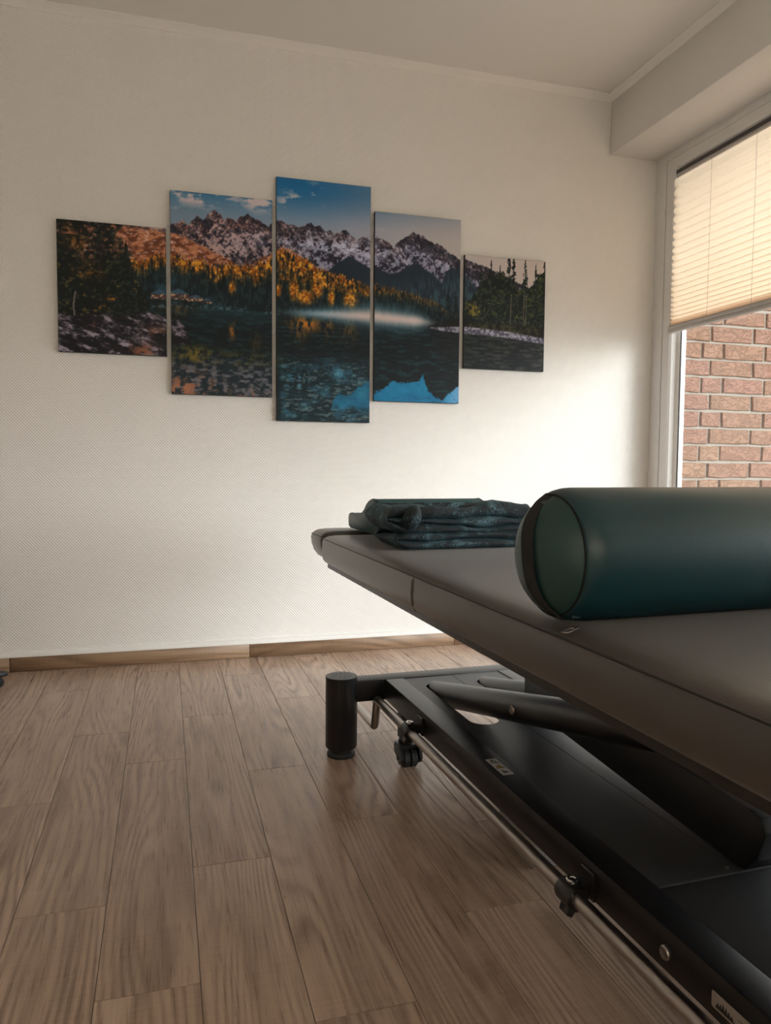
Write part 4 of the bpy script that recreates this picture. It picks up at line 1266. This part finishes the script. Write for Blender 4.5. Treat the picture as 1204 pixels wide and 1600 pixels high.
# rolled-over end on the left of the bundle: oval end of the fold with a crease through it
bm = bmesh.new()
bmesh.ops.create_uvsphere(bm, u_segments=28, v_segments=18, radius=1.0)
for v in bm.verts:
    d = v.co.copy()
    cr = math.exp(-((d.x * 0.8 - 0.25 * math.sin(d.z * 2.2) - 0.15) / 0.16) ** 2)
    k = 1.0 + 0.25 * nz1(d.x * 3 + 5, d.z * 3 + 2, 301) - (0.16 * cr if d.y < 0 else 0)
    v.co = Vector((0.052 + 0.023 * d.x + 0.006 * d.z, 0.006 + 0.030 * d.y * k, 0.086 + 0.034 * d.z))
obj('rolled_end', bm, 'plush', blk, True, 80)

# ------------------------------------------------------------------ pale box standing on the floor beneath the table
bxo = empty('power_box', (0.735, 1.40, 0))
tag(bxo, 'grey box standing on the floor under the black table base', 'box')
boxo('housing', 'light_grey', bxo, 0.0, 0.20, 0.0, 0.17, 0.0, 0.125, 0.006, 3)
boxo('lid', 'light_grey', bxo, 0.006, 0.194, 0.006, 0.164, 0.125, 0.133, 0.003, 2)

# ------------------------------------------------------------------ rolling stool beyond the left edge
stool = empty('rolling_stool', (-0.808, 3.010, 0), math.radians(30))
tag(stool, 'dark grey rolling stool whose base tip shows at the far left by the skirting', 'stool')
for k in range(5):
    a = 2 * math.pi * k / 5
    ca, sa = math.cos(a), math.sin(a)
    bm = bmesh.new()
    secs = []
    for r_, w2, zt2, zb2 in ((0.02, 0.024, 0.095, 0.055), (0.12, 0.023, 0.080, 0.048), (0.20, 0.0225, 0.066, 0.040), (0.238, 0.021, 0.061, 0.037), (0.254, 0.014, 0.056, 0.038), (0.260, 0.004, 0.049, 0.043)):
        ring = []
        for j in range(10):
            b_ = 2 * math.pi * j / 10
            yy_ = w2 * math.cos(b_); zz_ = (zt2 + zb2) / 2 + (zt2 - zb2) / 2 * math.sin(b_)
            ring.append(bm.verts.new((r_ * ca - yy_ * sa, r_ * sa + yy_ * ca, zz_)))
        secs.append(ring)
    for A, B in zip(secs, secs[1:]):
        for j in range(10):
            bm.faces.new((A[j], A[(j + 1) % 10], B[(j + 1) % 10], B[j]))
    bm.faces.new(secs[0][::-1]); bm.faces.new(secs[-1])
    bmesh.ops.recalc_face_normals(bm, faces=bm.faces[:])
    leg = obj('leg', bm, 'stool_grey', stool, True, 60)
    bm = bmesh.new()
    cx, cy = 0.222 * ca, 0.222 * sa
    lathe(bm, [(0.008, -0.014), (0.017, -0.013), (0.0195, -0.010), (0.0195, -0.003), (0.010, -0.002), (0.010, 0.002), (0.0195, 0.003), (0.0195, 0.010), (0.017, 0.013), (0.008, 0.014)], 24, (0, 0, 0.0195), 'X')
    w_o = obj('wheel', bm, 'rubber', leg, True, 40)
    w_o.location = (cx, cy, 0)
    w_o.rotation_euler = (0, 0, a + math.pi / 2)
    obj('caster_pin', tube(bmesh.new(), [(cx, cy, 0.02), (cx, cy, 0.05)], 0.005, 10), 'stool_grey', leg)
bm = bmesh.new()
lathe(bm, [(0.034, 0.050), (0.036, 0.055), (0.034, 0.105), (0.026, 0.110), (0.025, 0.26), (0.015, 0.262), (0.014, 0.42)], 28)
obj('column', bm, 'stool_grey', stool, True, 40)
bm = bmesh.new()
lathe(bm, [(0.06, 0.42), (0.150, 0.425), (0.160, 0.435), (0.163, 0.46), (0.157, 0.485), (0.14, 0.497), (0.05, 0.500)], 40)
obj('seat', bm, 'stool_grey', stool, True, 50)
